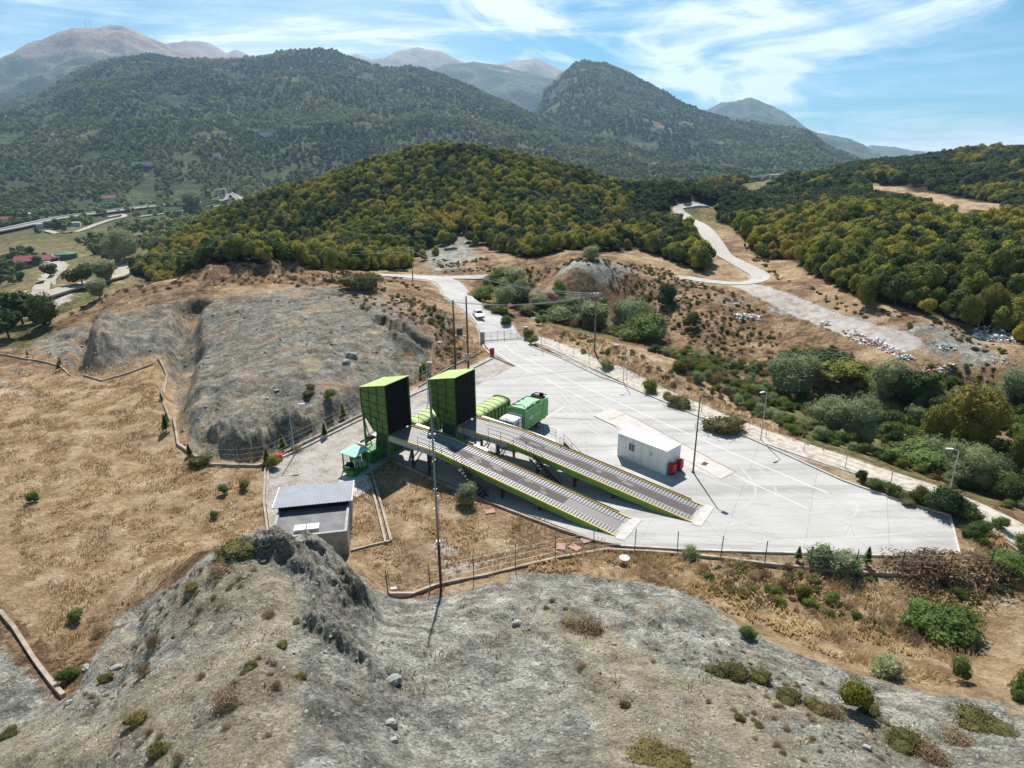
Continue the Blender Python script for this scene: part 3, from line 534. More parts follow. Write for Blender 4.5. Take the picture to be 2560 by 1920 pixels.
def trunk(name,h,r,parent=None,limbs=4,seed=0):
    g=random.Random(seed); V=[];F=[]
    def seg(a,b,ra,rb,n=6):
        a,b=Vector(a),Vector(b); d=(b-a).normalized(); x=d.orthogonal().normalized(); y=d.cross(x); k=len(V)
        for p,rr_ in ((a,ra),(b,rb)):
            for i in range(n): V.append((p+x*math.cos(i*2*math.pi/n)*rr_+y*math.sin(i*2*math.pi/n)*rr_)[:])
        for i in range(n): F.append((k+i,k+(i+1)%n,k+n+(i+1)%n,k+n+i))
    seg((0,0,-.6),(.05,0,h*.5),r,r*.7); seg((.05,0,h*.5),(.0,.1,h),r*.7,r*.3)
    for i in range(limbs):
        a=i*2.4+g.random(); z=h*(.4+.12*i%.4); seg((.03,0,z),(math.cos(a)*h*.35,math.sin(a)*h*.35,z+h*.38),r*.4,r*.12,4)
    return mesh_from(name,V,F,[M['bark']],parent)
def empty(name,loc=(0,0,0),rz=0):
    o=bpy.data.objects.new(name,None); o.location=loc; o.rotation_euler=(0,0,rz); o.empty_display_size=.5; COL.objects.link(o); return o
def kids(o): return [c for c in COL.objects if c.parent==o]
# tree prototypes: (crown mesh, trunk mesh)
def tree_proto(kind,mt,rx,rz,zc,leaves,ls,h,r,seed,**k):
    c=crown('crown',mt,rx,rz,zc,leaves,ls,seed=seed,**k); t=trunk('trunk',h,r,seed=seed)
    return c,t
OAK=[tree_proto('oak',M['oak'],2.5+.25*(i%3),2.5+.35*(i%2),3.1,900,.25,3.4,.16,i) for i in range(4)]
EVG=[tree_proto('ev',M['dark'],2.6,2.5,2.8,560,.32,3.,.17,20+i) for i in range(2)]
PROTO={'oak':OAK,'dark':EVG,'willow':[tree_proto('w',M['willow'],2.3,2.3,2.5,3000,.15,2.4,.12,31,lobes=9,up=1.2,spiky=.25),tree_proto('w',M['willow'],2.3,2.6,2.7,3000,.15,2.6,.12,32,lobes=9,up=1.2,spiky=.25)],
 'bigoak':[tree_proto('b',M['gold'],2.5,2.7,2.7,4200,.13,3.2,.2,41,lobes=11),tree_proto('b',M['gold'],2.5,2.8,2.8,4200,.13,3.2,.2,42,lobes=11)],
 'lime':[tree_proto('l',M['yellow'],1.5,2.9,3.3,2200,.16,3.2,.13,51,lobes=9,up=.6,spiky=.2)]}
SHR={'green':[crown('shrub',M['green'],1,.75,.62,1500,.085,lobes=7,seed=61+i,up=.7,spiky=.2) for i in range(2)],
 'olive':[crown('shrub',M['olive'],1.1,.5,.35,1900,.065,lobes=8,seed=71+i,up=.6,spiky=.2) for i in range(2)],
 'dry':[crown('shrub',M['dry'],1,.55,.42,1500,.075,lobes=7,core=.0,seed=81+i,up=1.6,spiky=.35) for i in range(2)],
 'yellow':[crown('shrub',M['yellow'],1,.75,.6,1500,.085,lobes=7,seed=91,up=.8,spiky=.25)],
 'dark':[crown('shrub',M['dark'],1,.85,.75,1500,.09,lobes=7,seed=95+i,up=.4,spiky=.15) for i in range(2)],
 'willow':[crown('shrub',M['willow'],1,.85,.7,1700,.085,lobes=8,seed=98,up=1.4,spiky=.3)]}
# young conifer: stacked whorls
def conifer(name):
    g=np.random.default_rng(5); V=[];F=[];n=0
    for k in range(260):
        z=.15+.85*(k/260)**.9; r=(1-z)*.34+.03; a=g.uniform(0,6.28); L_=r*g.uniform(.7,1.15)
        p=np.array([0,0,z]); d=np.array([math.cos(a),math.sin(a),.25]); s=np.array([-math.sin(a),math.cos(a),0])*.05; e=p+d*L_
        V+= [p-s*.3,p+d*L_*.5-s,e,p+d*L_*.5+s]; F.append((n,n+1,n+2,n+3)); n+=4
    return mesh_from(name,V,F,[M['green']])
CONI=conifer('crown')
for grp in list(PROTO.values()):
    for c,t_ in grp: COL.objects.unlink(c); COL.objects.unlink(t_)
for grp in SHR.values():
    for c in grp: COL.objects.unlink(c)
COL.objects.unlink(CONI)
KN={'oak':'oak_tree','dark':'evergreen_tree','willow':'willow_tree','bigoak':'oak_tree','lime':'poplar_tree'}
def put_tree(kind,i,loc,s,rz,label,group=None,sz=None):
    c,t_=PROTO[kind][i%len(PROTO[kind])]
    e=empty(KN[kind],loc,rz); e.scale=(s,s,sz or s); tag(e,label,'tree',group)
    for q in (c,t_): d=q.copy(); COL.objects.link(d); d.parent=e
    return e
def put_shrub(kind,i,loc,s,rz,label,group=None,sz=None,cat='shrub'):
    c=SHR[kind][i%len(SHR[kind])].copy(); c.name='shrub'; COL.objects.link(c); c.location=loc; c.rotation_euler=(0,0,rz); c.scale=(s,s,sz or s); tag(c,label,cat,group); return c
def scatter(cell,r0,r1,a0,a1,seed=1):
    g=np.random.default_rng(seed); m=r1
    xs=np.arange(math.sin(a0)*r1-cell,math.sin(a1)*r1+cell,cell); ys=np.arange(min(math.cos(a0),math.cos(a1))*r0-cell,r1+cell,cell)
    gx,gy=np.meshgrid(xs,ys); gx=gx.ravel()+g.uniform(-.45,.45,gx.size)*cell; gy=gy.ravel()+g.uniform(-.45,.45,gy.size)*cell
    r=np.hypot(gx,gy); a=np.arctan2(gx,gy); k=(r>r0)&(r<r1)&(a>a0)&(a<a1); return gx[k],gy[k]
def inst_stuff(name,x,y,z,rot,scale,var,sources):
    me=bpy.data.meshes.new(name); me.vertices.add(len(x)); me.vertices.foreach_set('co',np.c_[x,y,z].astype(np.float32).ravel())
    for nm,arr in (('rz',rot),('sc',scale)):
        a=me.attributes.new(nm,'FLOAT','POINT'); a.data.foreach_set('value',np.asarray(arr,np.float32))
    a=me.attributes.new('kind_index','INT','POINT'); a.data.foreach_set('value',np.asarray(var,np.int32)); me.update()
    o=bpy.data.objects.new(name,me); COL.objects.link(o)
    g=bpy.data.node_groups.new(name,'GeometryNodeTree'); g.interface.new_socket('Geometry',in_out='INPUT',socket_type='NodeSocketGeometry'); g.interface.new_socket('Geometry',in_out='OUTPUT',socket_type='NodeSocketGeometry')
    gi=g.nodes.new('NodeGroupInput'); go=g.nodes.new('NodeGroupOutput'); jn=g.nodes.new('GeometryNodeJoinGeometry'); l=g.links.new
    def attr(n,ty):
        q=g.nodes.new('GeometryNodeInputNamedAttribute'); q.data_type=ty; q.inputs[0].default_value=n; return q.outputs[0]
    ki,ro,sc2=attr('kind_index','INT'),attr('rz','FLOAT'),attr('sc','FLOAT')
    cx=g.nodes.new('ShaderNodeCombineXYZ'); l(ro,cx.inputs[2])
    for k,s in enumerate(sources):
        cm=g.nodes.new('FunctionNodeCompare'); cm.data_type='INT'; cm.operation='EQUAL'; l(ki,cm.inputs[2]); cm.inputs[3].default_value=k
        ob=g.nodes.new('GeometryNodeObjectInfo'); ob.transform_space='ORIGINAL'; ob.inputs['Object'].default_value=s; ob.inputs['As Instance'].default_value=True
        ip=g.nodes.new('GeometryNodeInstanceOnPoints'); l(gi.outputs[0],ip.inputs['Points']); l(cm.outputs[0],ip.inputs['Selection']); l(ob.outputs['Geometry'],ip.inputs['Instance'])
        l(cx.outputs[0],ip.inputs['Rotation']); l(sc2,ip.inputs['Scale']); l(ip.outputs[0],jn.inputs[0])
    l(jn.outputs[0],go.inputs[0]); mo=o.modifiers.new('scatter','NODES'); mo.node_group=g
    tag(o,kind='stuff'); return o
def in_poly(p,x,y,f=0): return polysd(p,np.arctan2(x,y),np.log(np.hypot(x,y)))>f
def near_line(ln,x,y,d): return linesd(lp(ln,0),np.arctan2(x,y),np.log(np.hypot(x,y)))*np.hypot(x,y)<d
# --- forest
fx,fy=[],[]
for cell,r0,r1,sd in ((2.6,120,430,3),(4.4,430,900,4)):
    x,y=scatter(cell,r0,r1,R(-42),R(44),sd); k=np.zeros(len(x),bool)
    for p in FOREST: k|=in_poly(p,x,y)
    k&=~in_poly(CLEART,x,y)&~(in_poly(BARE,x,y)&(rng.random(len(x))>.12))
    k&=~near_line([(a_,b_+9) for a_,b_ in HAIR[5:]],x,y,5)
    for ln,d in ((HAIR,5.),(DIRT,4),(ROAD,5),(LANE,3)): k&=~near_line(ln,x,y,d)
    fx.append(x[k]); fy.append(y[k])
fx=np.concatenate(fx); fy=np.concatenate(fy); fz=height(fx,fy); fr=np.hypot(fx,fy)
o=np.argsort(fr); fx,fy,fz,fr=fx[o],fy[o],fz[o],fr[o]; nf=len(fx); print('forest trees',nf)
fs=np.where(fr>430,1.15,.72)*rng.uniform(.62,1.28,nf); frz=rng.uniform(0,6.28,nf)
dk=fbm(fx,fy,45,3,401)+rng.uniform(-.35,.35,nf)+np.where((np.arctan2(fx,fy)>.18)&(fr>235),.55,0)+np.where((np.arctan2(fx,fy)>.10)&(np.arctan2(fx,fy)<.27)&(fr<260),.35,0)
isd=dk>.22; fv=np.where(isd,4+(np.arange(nf)%2),np.arange(nf)%4)
srcs=[c for c,t_ in OAK]+[c for c,t_ in EVG]
for i in range(300):
    kd='dark' if isd[i] else 'oak'; side='right' if fx[i]>20 else 'middle'
    if side=='right': lb='dark green evergreen tree at the front edge of the right hand forest above the dump' if isd[i] else 'olive and gold oak at the front edge of the right hand forest above the dump'
    else: lb='dark green evergreen tree along the foot of the forested hill beyond the access road' if isd[i] else 'olive and russet oak along the foot of the forested hill beyond the access road'
    put_tree(kd,int(fv[i])-(4 if isd[i] else 0),(fx[i],fy[i],fz[i]-.1),float(fs[i]),float(frz[i]),lb,'trees along the forest edge')
fo=inst_stuff('forest',fx[300:],fy[300:],fz[300:]-.3,frz[300:],fs[300:],fv[300:],srcs)
# --- valley and far slopes
vx,vy,vs=[],[],[]
for cell,r0,r1,s,sd,th in ((6,235,520,1.0,5,-.13),(8,520,980,1.25,6,-.13),(8.5,980,1700,1.35,7,-.22),(12.5,1700,3000,2.0,8,-.24)):
    x,y=scatter(cell,r0,r1,R(-41),R(-4) if r1<900 else R(30),sd); r=np.hypot(x,y)
    dn=fbm(x,y,s*60,4,501)+fbm(x,y,s*18,3,502)*.7; k=dn>th
    k&=~((r<900)&in_poly(FOREST[0],x,y)|(r<900)&in_poly(FOREST[1],x,y)|in_poly(lpSL,x,y,-.05))
    vx.append(x[k]); vy.append(y[k]); vs.append(np.full(k.sum(),s))
vx,vy,vs=map(np.concatenate,(vx,vy,vs))
for ln in VALLEY_LINES: 
    k=~(near_line(ln,vx,vy,9)|near_line([(a_,b_+7) for a_,b_ in ln],vx,vy,16)); vx,vy,vs=vx[k],vy[k],vs[k]
for p in VALLEY_OPEN:
    k=~in_poly(lp(p),vx,vy); vx,vy,vs=vx[k],vy[k],vs[k]
vz=height(vx,vy); vr=np.hypot(vx,vy)
k=(vz<520)&((vr<470)|(np.arctan2(vx,vy)<0)|(vr>980)); vx,vy,vz,vs,vr=vx[k],vy[k],vz[k],vs[k],vr[k]
VT=[crown('valley_tree',M['valley'],2.7,2.2,2.2,130,.55,lobes=5,core=.9,seed=111+i) for i in range(3)]
nv=len(vx); print('valley trees',nv); vs=vs*rng.uniform(.6,1.3,nv)
o=np.argsort(vr); vx,vy,vz,vs,vr=[q[o] for q in (vx,vy,vz,vs,vr)]
for i,q in enumerate(VT):
    q.location=(vx[i],vy[i],vz[i]); q.scale=(vs[i],)*3
for i in range(nv):
    if i>=90: break
    if i>=3:
        q=VT[i%3].copy(); COL.objects.link(q); q.location=(vx[i],vy[i],vz[i]-.2); s=float(vs[i]); q.scale=(s,s,s); q.rotation_euler=(0,0,i*1.7)
    else: q=VT[i]
    q.name='valley_tree'; tag(q,'round green tree down in the valley beyond the grey plateau','tree','trees on the near side of the valley')
inst_stuff('valley_woods',vx[90:],vy[90:],vz[90:]-.2,rng.uniform(0,6.28,nv-90),vs[90:],np.arange(nv-90)%3,VT)
# ---------------------------------------------------------------- built things
class MB:
    def __init__(s): s.v=[];s.f=[];s.m=[]
    def face(s,pts,m=0):
        k=len(s.v); s.v+= [tuple(p) for p in pts]; s.f.append(tuple(range(k,k+len(pts)))); s.m.append(m); return s
    def box(s,x0,x1,y0,y1,z0,z1,m=0,tf=None):
        P=[(x,y,z) for x in (x0,x1) for y in (y0,y1) for z in (z0,z1)]
        if tf: P=[tf(p) for p in P]
        k=len(s.v); s.v+=P
        for q in ((0,1,3,2),(4,6,7,5),(0,4,5,1),(2,3,7,6),(0,2,6,4),(1,5,7,3)): s.f.append(tuple(k+i for i in q)); s.m.append(m)
        return s
    def bar(s,a,b,w,h=None,m=0):     # rectangular bar from a to b
        a,b=Vector(a),Vector(b); d=(b-a).normalized(); h=h or w
        x=d.cross(Vector((0,0,1))); x=x.normalized() if x.length>1e-3 else Vector((1,0,0)); y=x.cross(d)
        P=[]; k=len(s.v)
        for p in (a,b):
            for i,j in ((-1,-1),(1,-1),(1,1),(-1,1)): P.append(tuple(p+x*i*w/2+y*j*h/2))
        s.v+=P
        for q in ((0,1,2,3),(7,6,5,4),(0,4,5,1),(1,5,6,2),(2,6,7,3),(3,7,4,0)): s.f.append(tuple(k+i for i in q)); s.m.append(m)
        return s
    def tube(s,pts,r,m=0,n=8,cap=True):
        rs=r if hasattr(r,'__len__') else [r]*len(pts); k=len(s.v); P=[Vector(p) for p in pts]
        for i,p in enumerate(P):
            d=(P[min(i+1,len(P)-1)]-P[max(i-1,0)]).normalized(); x=d.cross(Vector((.013,.02,1))); x=x.normalized() if x.length>1e-3 else Vector((1,0,0)); y=x.cross(d)
            for j in range(n): a=j*2*math.pi/n; s.v.append(tuple(p+x*math.cos(a)*rs[i]+y*math.sin(a)*rs[i]))
        for i in range(len(P)-1):
            for j in range(n): s.f.append((k+i*n+j,k+i*n+(j+1)%n,k+(i+1)*n+(j+1)%n,k+(i+1)*n+j)); s.m.append(m)
        if cap:
            s.f.append(tuple(k+j for j in range(n))[::-1]); s.m.append(m); s.f.append(tuple(k+(len(P)-1)*n+j for j in range(n))); s.m.append(m)
        return s
    def prism(s,prof,ax,a0,a1,m=0):  # profile of 2-D points extruded along axis ax ('x' or 'y' or 'z')
        def P(p,t): return (t,p[0],p[1]) if ax=='x' else (p[0],t,p[1]) if ax=='y' else (p[0],p[1],t)
        k=len(s.v); n=len(prof); s.v+=[P(p,a0) for p in prof]+[P(p,a1) for p in prof]
        s.f.append(tuple(range(k,k+n))); s.m.append(m); s.f.append(tuple(range(k+2*n-1,k+n-1,-1))); s.m.append(m)
        for i in range(n): j=(i+1)%n; s.f.append((k+i,k+n+i,k+n+j,k+j)); s.m.append(m)
        return s
    def build(s,name,mats,parent=None,loc=None,rz=0,smooth=False,bevel=0):
        me=bpy.data.meshes.new(name); me.from_pydata(s.v,[],s.f)
        for q in (mats if isinstance(mats,(list,tuple)) else [mats]): me.materials.append(q)
        me.polygons.foreach_set('material_index',s.m); me.polygons.foreach_set('use_smooth',[smooth]*len(s.f))
        import bmesh
        bm=bmesh.new(); bm.from_mesh(me); bmesh.ops.recalc_face_normals(bm,faces=bm.faces)
        if bevel: 
            bmesh.ops.remove_doubles(bm,verts=bm.verts,dist=1e-4)
            bmesh.ops.bevel(bm,geom=[e for e in bm.edges if e.is_manifold and e.calc_face_angle(0)>.4],offset=bevel,segments=2,affect='EDGES',clamp_overlap=True)
        bm.to_mesh(me); bm.free(); me.update()
        o=bpy.data.objects.new(name,me); COL.objects.link(o)
        if parent: o.parent=parent
        if loc: o.location=loc
        if rz: o.rotation_euler=(0,0,rz)
        return o
def thing(name,loc,rz,label,cat,group=None):
    e=empty(name,loc,rz); tag(e,label,cat,group); return e
def copy_thing(o,loc=None,rz=None,label=None,parent=None):
    c=o.copy(); COL.objects.link(c)
    if parent: c.parent=parent
    if loc is not None: c.location=loc
    if rz is not None: c.rotation_euler=(0,0,rz)
    if label: c['label']=label
    for ch in [q for q in COL.objects if q.parent==o]: copy_thing(ch,parent=c)
    return c
NX,NY=.54953223,.83547252; UX,UY=NY,-NX; SA=math.atan2(UY,UX)
def S(u,n,z=0): return (UX*u+NX*n,UY*u+NY*n,z)
def unS(x,y): return (UX*x+UY*y,NX*x+NY*y)
def lin(h): return tuple(((int(h[i:i+2],16)/255)**2.2) for i in (0,2,4))
G_=dict(
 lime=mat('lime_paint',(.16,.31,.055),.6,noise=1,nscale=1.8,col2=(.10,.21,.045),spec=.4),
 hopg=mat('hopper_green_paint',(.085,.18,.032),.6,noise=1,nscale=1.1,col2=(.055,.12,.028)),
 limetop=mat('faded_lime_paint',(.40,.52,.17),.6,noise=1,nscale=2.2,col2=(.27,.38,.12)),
 rib=mat('dark_green_steel',(.022,.055,.015),.6,noise=.5,nscale=3),
 black=mat('black_rubber',(.008,.008,.009),.7,noise=.5,nscale=3,col2=(.016,.016,.017),spec=.1),
 green=mat('green_paint',(.045,.20,.035),.5,noise=.8,nscale=1.5,col2=(.03,.13,.03)),
 bright=mat('truck_green_paint',(.035,.33,.035),.35,noise=.6,nscale=2,col2=(.02,.22,.05),spec=.5),
 mint=mat('pale_green_sheet',(.28,.62,.42),.5,noise=.6,nscale=3,col2=(.2,.5,.34)),
 steel=mat('galvanised_steel',(.36,.37,.39),.45,.35,noise=.9,nscale=2.5,col2=(.24,.24,.25)),
 deck=mat('worn_deck_plate',(.185,.183,.185),.6,.1,noise=1,nscale=1.3,col2=(.20,.175,.155)),
 slat=mat('deck_slats',(.32,.33,.36),.5,.1,noise=.7,nscale=2,col2=(.36,.35,.34)),
 grit=mat('brown_grit_strip',(.135,.118,.110),.95,noise=1,nscale=9,col2=(.085,.072,.066),bump=.3,bscale=60),
 worn=mat('pale_worn_patch',(.25,.22,.205),.9,noise=1,nscale=5,col2=(.2,.18,.16)),
 yellow=mat('yellow_paint',(.70,.50,.04),.55,noise=.7,nscale=3,col2=(.5,.34,.05)),
 rust=mat('rusty_steel',(.10,.042,.026),.8,noise=1,nscale=5,col2=(.05,.025,.02)),
 dsteel=mat('dark_steel',(.05,.052,.056),.6,.2,noise=.7,nscale=3),
 beam=mat('pale_grey_beam',(.42,.44,.44),.55,noise=.7,nscale=2,col2=(.3,.3,.3)),
 white=mat('white_paint',(.78,.79,.80),.45,noise=.7,nscale=1.1,col2=(.62,.62,.61)),
 wroof=mat('white_roof_sheet',(.82,.82,.83),.45,noise=.8,nscale=.8,col2=(.68,.66,.64)),
 glass=mat('dark_glass',(.03,.04,.05),.08,spec=.8),
 tyre=mat('tyre_rubber',(.02,.02,.02),.85,noise=.5,nscale=6),
 red=mat('red_paint',(.42,.02,.02),.4,noise=.5,nscale=3),
 conc=mat('weathered_concrete',(.36,.335,.30),.9,noise=1,nscale=1.6,col2=(.22,.20,.175),bump=.3,bscale=18),
 dconc=mat('dusty_old_concrete',(.40,.35,.29),.95,noise=1,nscale=.9,col2=(.22,.17,.12),bump=.4,bscale=12),
 lconc=mat('pale_concrete',(.56,.53,.49),.9,noise=1,nscale=1.2,col2=(.40,.37,.33),bump=.2,bscale=18),
 roofc=mat('grey_roof_membrane',(.20,.20,.205),.85,noise=1,nscale=.9,col2=(.135,.13,.13)),
 metal=mat('grey_corrugated_sheet',(.27,.29,.33),.6,.0,noise=.7,nscale=1,col2=(.21,.225,.25)),
 wood=mat('weathered_pole_timber',(.13,.085,.06),.9,noise=1,nscale=3,col2=(.07,.05,.04)),
 ceram=mat('white_porcelain',(.7,.72,.7),.3),
 tred=mat('brick_red_tiles',(.26,.07,.045),.8,noise=1,nscale=2,col2=(.16,.05,.035)),
 plaster=mat('pale_plaster',(.58,.55,.50),.9,noise=.7,nscale=.5),
 tank=mat('teal_green_tarp',(.03,.13,.08),.6),
)
# --- yard slab
def pave_material():
    m=mat('yard_concrete',(.475,.463,.447),.85,noise=1,nscale=.13,col2=(.385,.372,.358),bump=.1,bscale=30); t=m.node_tree; l=t.links.new
    b=t.nodes['Principled BSDF']; src=b.inputs['Base Color'].links[0].from_socket; co=nn(t,'ShaderNodeTexCoord').outputs['Object']
    mp=nn(t,'ShaderNodeMapping'); mp.inputs['Rotation'].default_value=(0,0,R(33)); mp.inputs['Scale'].default_value=(.05,.7,1); l(co,mp.inputs[0])
    n=nn(t,'ShaderNodeTexNoise'); n.inputs['Scale'].default_value=1; n.inputs['Detail'].default_value=9; n.inputs['Roughness'].default_value=.65; n.inputs['Distortion'].default_value=.6; l(mp.outputs[0],n.inputs['Vector'])
    r=nn(t,'ShaderNodeMapRange'); r.inputs['From Min'].default_value=.45; r.inputs['From Max'].default_value=.75; r.inputs['To Max'].default_value=.95; l(n.outputs[0],r.inputs[0])
    x=nn(t,'ShaderNodeMix',data_type='RGBA'); l(r.outputs[0],x.inputs[0]); l(src,x.inputs[6]); x.inputs[7].default_value=(.27,.26,.25,1)
    n3=nn(t,'ShaderNodeTexNoise'); n3.inputs['Scale'].default_value=3.5; n3.inputs['Detail'].default_value=10; n3.inputs['Roughness'].default_value=.8; l(co,n3.inputs['Vector'])
    r3=nn(t,'ShaderNodeMapRange'); r3.inputs['From Min'].default_value=.60; r3.inputs['From Max'].default_value=.78; r3.inputs['To Max'].default_value=.55; l(n3.outputs[0],r3.inputs[0])
    y=nn(t,'ShaderNodeMix',data_type='RGBA'); l(r3.outputs[0],y.inputs[0]); l(x.outputs[2],y.inputs[6]); y.inputs[7].default_value=(.36,.33,.30,1); l(y.outputs[2],b.inputs['Base Color'])
    # slab joints on a grid along the site axes, tyre-darkened lanes
    jm=nn(t,'ShaderNodeMapping'); jm.inputs['Rotation'].default_value=(0,0,R(28)); l(co,jm.inputs[0]); bk=nn(t,'ShaderNodeTexBrick'); bk.offset=0; bk.inputs['Scale'].default_value=1; bk.inputs['Brick Width'].default_value=6; bk.inputs['Row Height'].default_value=5; bk.inputs['Mortar Size'].default_value=.035; bk.inputs['Color1'].default_value=(1,1,1,1); bk.inputs['Color2'].default_value=(.93,.93,.92,1); bk.inputs['Mortar'].default_value=(.72,.70,.67,1); l(jm.outputs[0],bk.inputs['Vector'])
    jx=nn(t,'ShaderNodeMix',data_type='RGBA',blend_type='MULTIPLY'); jx.inputs[0].default_value=.8; l(y.outputs[2],jx.inputs[6]); l(bk.outputs[0],jx.inputs[7]); y=jx
    # thin meandering cracks
    vo=nn(t,'ShaderNodeTexVoronoi',feature='DISTANCE_TO_EDGE'); vo.inputs['Scale'].default_value=.12; l(co,vo.inputs['Vector'])
    rc=nn(t,'ShaderNodeMapRange'); rc.inputs['From Min'].default_value=.0; rc.inputs['From Max'].default_value=.006; rc.inputs['To Min'].default_value=.35; rc.inputs['To Max'].default_value=0; l(vo.outputs[0],rc.inputs[0])
    z=nn(t,'ShaderNodeMix',data_type='RGBA'); l(rc.outputs[0],z.inputs[0]); l(y.outputs[2],z.inputs[6]); z.inputs[7].default_value=(.2,.18,.16,1); l(z.outputs[2],b.inputs['Base Color'])
    return m
PAVE=pave_material()
def smooth_px(pts,closed=False,per=70):
    return pts
YW=[flat(a,b,0.05) for a,b in YARD]
mb=MB(); mb.face([(x,y,.05) for x,y in YW])
n=len(YW)
for i in range(n):
    a,b=YW[i],YW[(i+1)%n]; mb.face([(a[0],a[1],.05),(b[0],b[1],.05),(b[0],b[1],-.4),(a[0],a[1],-.4)])
yard=mb.build('yard',PAVE); tag(yard,kind='structure')
def strip(name,px,width,mt,dz=.10,kind='structure',step=2.5,sub=4):
    W_=[at0(a,b,0,height)[:2] for a,b in px]
    pts=[]
    for i in range(len(W_)-1):     # Catmull-Rom through the points
        p0=W_[max(i-1,0)];p1=W_[i];p2=W_[i+1];p3=W_[min(i+2,len(W_)-1)]; k=max(2,int(math.dist(p1,p2)/step))
        for j in range(k):
            t=j/k; pts.append(tuple(.5*(2*p1[q]+(p2[q]-p0[q])*t+(2*p0[q]-5*p1[q]+4*p2[q]-p3[q])*t*t+(3*p1[q]-p0[q]-3*p2[q]+p3[q])*t**3) for q in (0,1)))
    pts.append(W_[-1]); pts=np.array(pts); d=np.gradient(pts,axis=0); d/=np.linalg.norm(d,axis=1)[:,None]; nm=np.c_[-d[:,1],d[:,0]]
    wid=width if hasattr(width,'__len__') else [width,width]; wd=np.interp(np.linspace(0,1,len(pts)),np.linspace(0,1,len(wid)),wid)
    cols=np.linspace(-.5,.5,sub+1); P=np.stack([pts+nm*(c*wd)[:,None] for c in cols],1); q=P.reshape(-1,2); z=height(q[:,0],q[:,1])
    z=z.reshape(len(pts),-1); m__=z.mean(1)[:,None]; z=np.maximum(z,m__*.6+z*.4).ravel()+dz
    V=np.c_[q,z]; m_=sub+1; i=np.arange(len(pts)-1)[:,None]*m_+np.arange(sub)[None]; F=np.stack([i,i+1,i+1+m_,i+m_],-1).reshape(-1,4)
    # skirts
    nb=len(V); low=V.copy(); low[:,2]-=.6; e0=np.arange(len(pts))*m_; e1=e0+sub; V=np.r_[V,low[e0],low[e1]]
    k=np.arange(len(pts)-1); F=np.r_[F,np.stack([e0[k],e0[k+1],nb+k+1,nb+k],1),np.stack([e1[k],e1[k+1],nb+len(pts)+k+1,nb+len(pts)+k],1)]
    o=mesh_from(name,V,F,[mt],smooth=False); tag(o,kind=kind); return o,pts,nm,wd
DIRTM=mat('pale_gravel_track',(.46,.44,.41),.95,noise=1,nscale=1.2,col2=(.33,.30,.26),bump=.4,bscale=6)
strip('road',ROAD,[6.6,6.4,6.2,6,6],PAVE,.12); strip('road',LANE,3.2,DIRTM,.10); strip('road',HAIR,[3.6,4.6,5.2,4.6,4.2],DIRTM,.12)
GREYT=mat('grey_stone_track',(.30,.295,.28),.95,noise=1,nscale=.8,col2=(.22,.2,.17),bump=.4,bscale=6)
TRACK=mat('cracked_track_concrete',(.53,.49,.43),.95,noise=1,nscale=1.4,col2=(.30,.25,.18),bump=.4,bscale=8)
strip('path',PATH,[2.8,3.0,3.4,4.0],TRACK,.08)
strip('road',MWAY,14,mat('motorway_asphalt',(.22,.22,.215),.9,noise=.5,nscale=.1),2.5,step=12)
strip('road',[(a,b-1.6) for a,b in MWAY],1.6,mat('motorway_barrier',(.45,.43,.40),.8),3.4,step=12)
strip('road',[(a,b+3.0) for a,b in MWAY],1.6,bpy.data.materials['motorway_barrier'],3.1,step=12)
VM=mat('valley_track',(.40,.36,.30),.95,noise=1,nscale=.3,col2=(.28,.24,.18))
for pl,wd in ((VROAD,5),(VR2,4.5),(VR3,5),(VR4,5)): strip('road',pl,wd,VM,1.1,step=8)
# painted lines and kerbs
LINE=mat('worn_white_line',(.60,.60,.595),.8,noise=1,nscale=4,col2=(.52,.52,.52))
def line_px(px,w,z=.055,m=LINE,name='road_marking'):
    P=[flat(a,b,z) for a,b in px]; mb=MB()
    for a,b in zip(P,P[1:]):
        d=Vector((b[0]-a[0],b[1]-a[1])).normalized()*w/2; k=(-d.y,d.x)
        mb.face([(a[0]-k[0],a[1]-k[1],z),(b[0]-k[0],b[1]-k[1],z),(b[0]+k[0],b[1]+k[1],z),(a[0]+k[0],a[1]+k[1],z)])
    o=mb.build(name,m); tag(o,kind='structure'); return o
line_px([(1062,752),(1100,780),(1180,820),(1290,876),(1400,930),(1620,1042),(1745,1098)],.14,.0545)
line_px([(1090,745),(1110,762),(1240,826),(1450,921),(1640,1003),(1790,1066)],.16,.0560)
line_px([(1174,906),(1219,878)],.25,.0560,mat('faint_orange_line',(.58,.50,.40),.8))
SLABM=mat('lighter_repair_concrete',(.54,.51,.47),.9,noise=1,nscale=1,col2=(.44,.40,.36),bump=.1,bscale=20)
mb=MB()
for i,c in enumerate(((1283,899),(1318,880),(1590,1022),(1560,1036))): pass
def poly_px(name,px,z,m):
    mb=MB(); mb.face([(*flat(a,b,z),z) for a,b in px]); o=mb.build(name,m); tag(o,kind='structure'); return o
poly_px('pavement',[(1283,899),(1316,880),(1352,893),(1590,1020),(1556,1037),(1495,1012),(1400,955)],.060,SLABM)
JOINT=mat('dark_joint',(.16,.13,.12),.9)
line_px([(1283,899),(1332,922)],.16,.068,G_['rust']); line_px([(1352,893),(1320,905)],.08,.066,JOINT); line_px([(1352,893),(1590,1020)],.10,.066,JOINT); line_px([(1556,1035),(1585,1021)],.08,.066,JOINT); line_px([(1475,990),(1556,1035)],.08,.066,JOINT)
poly_px('manhole_cover_area',[(1514,1003),(1521,997),(1531,1000),(1524,1006)],.075,G_['rust'])
line_px([(1196,903),(1285,906)],.10,.0605,JOINT)
line_px([(1100,872),(1180,897)],.06,.0605,JOINT)
line_px([(1064,783),(1112,790)],.001,.06)
DRAIN=mat('rusty_drain_grate',(.09,.03,.025),.8,noise=.8,nscale=8)
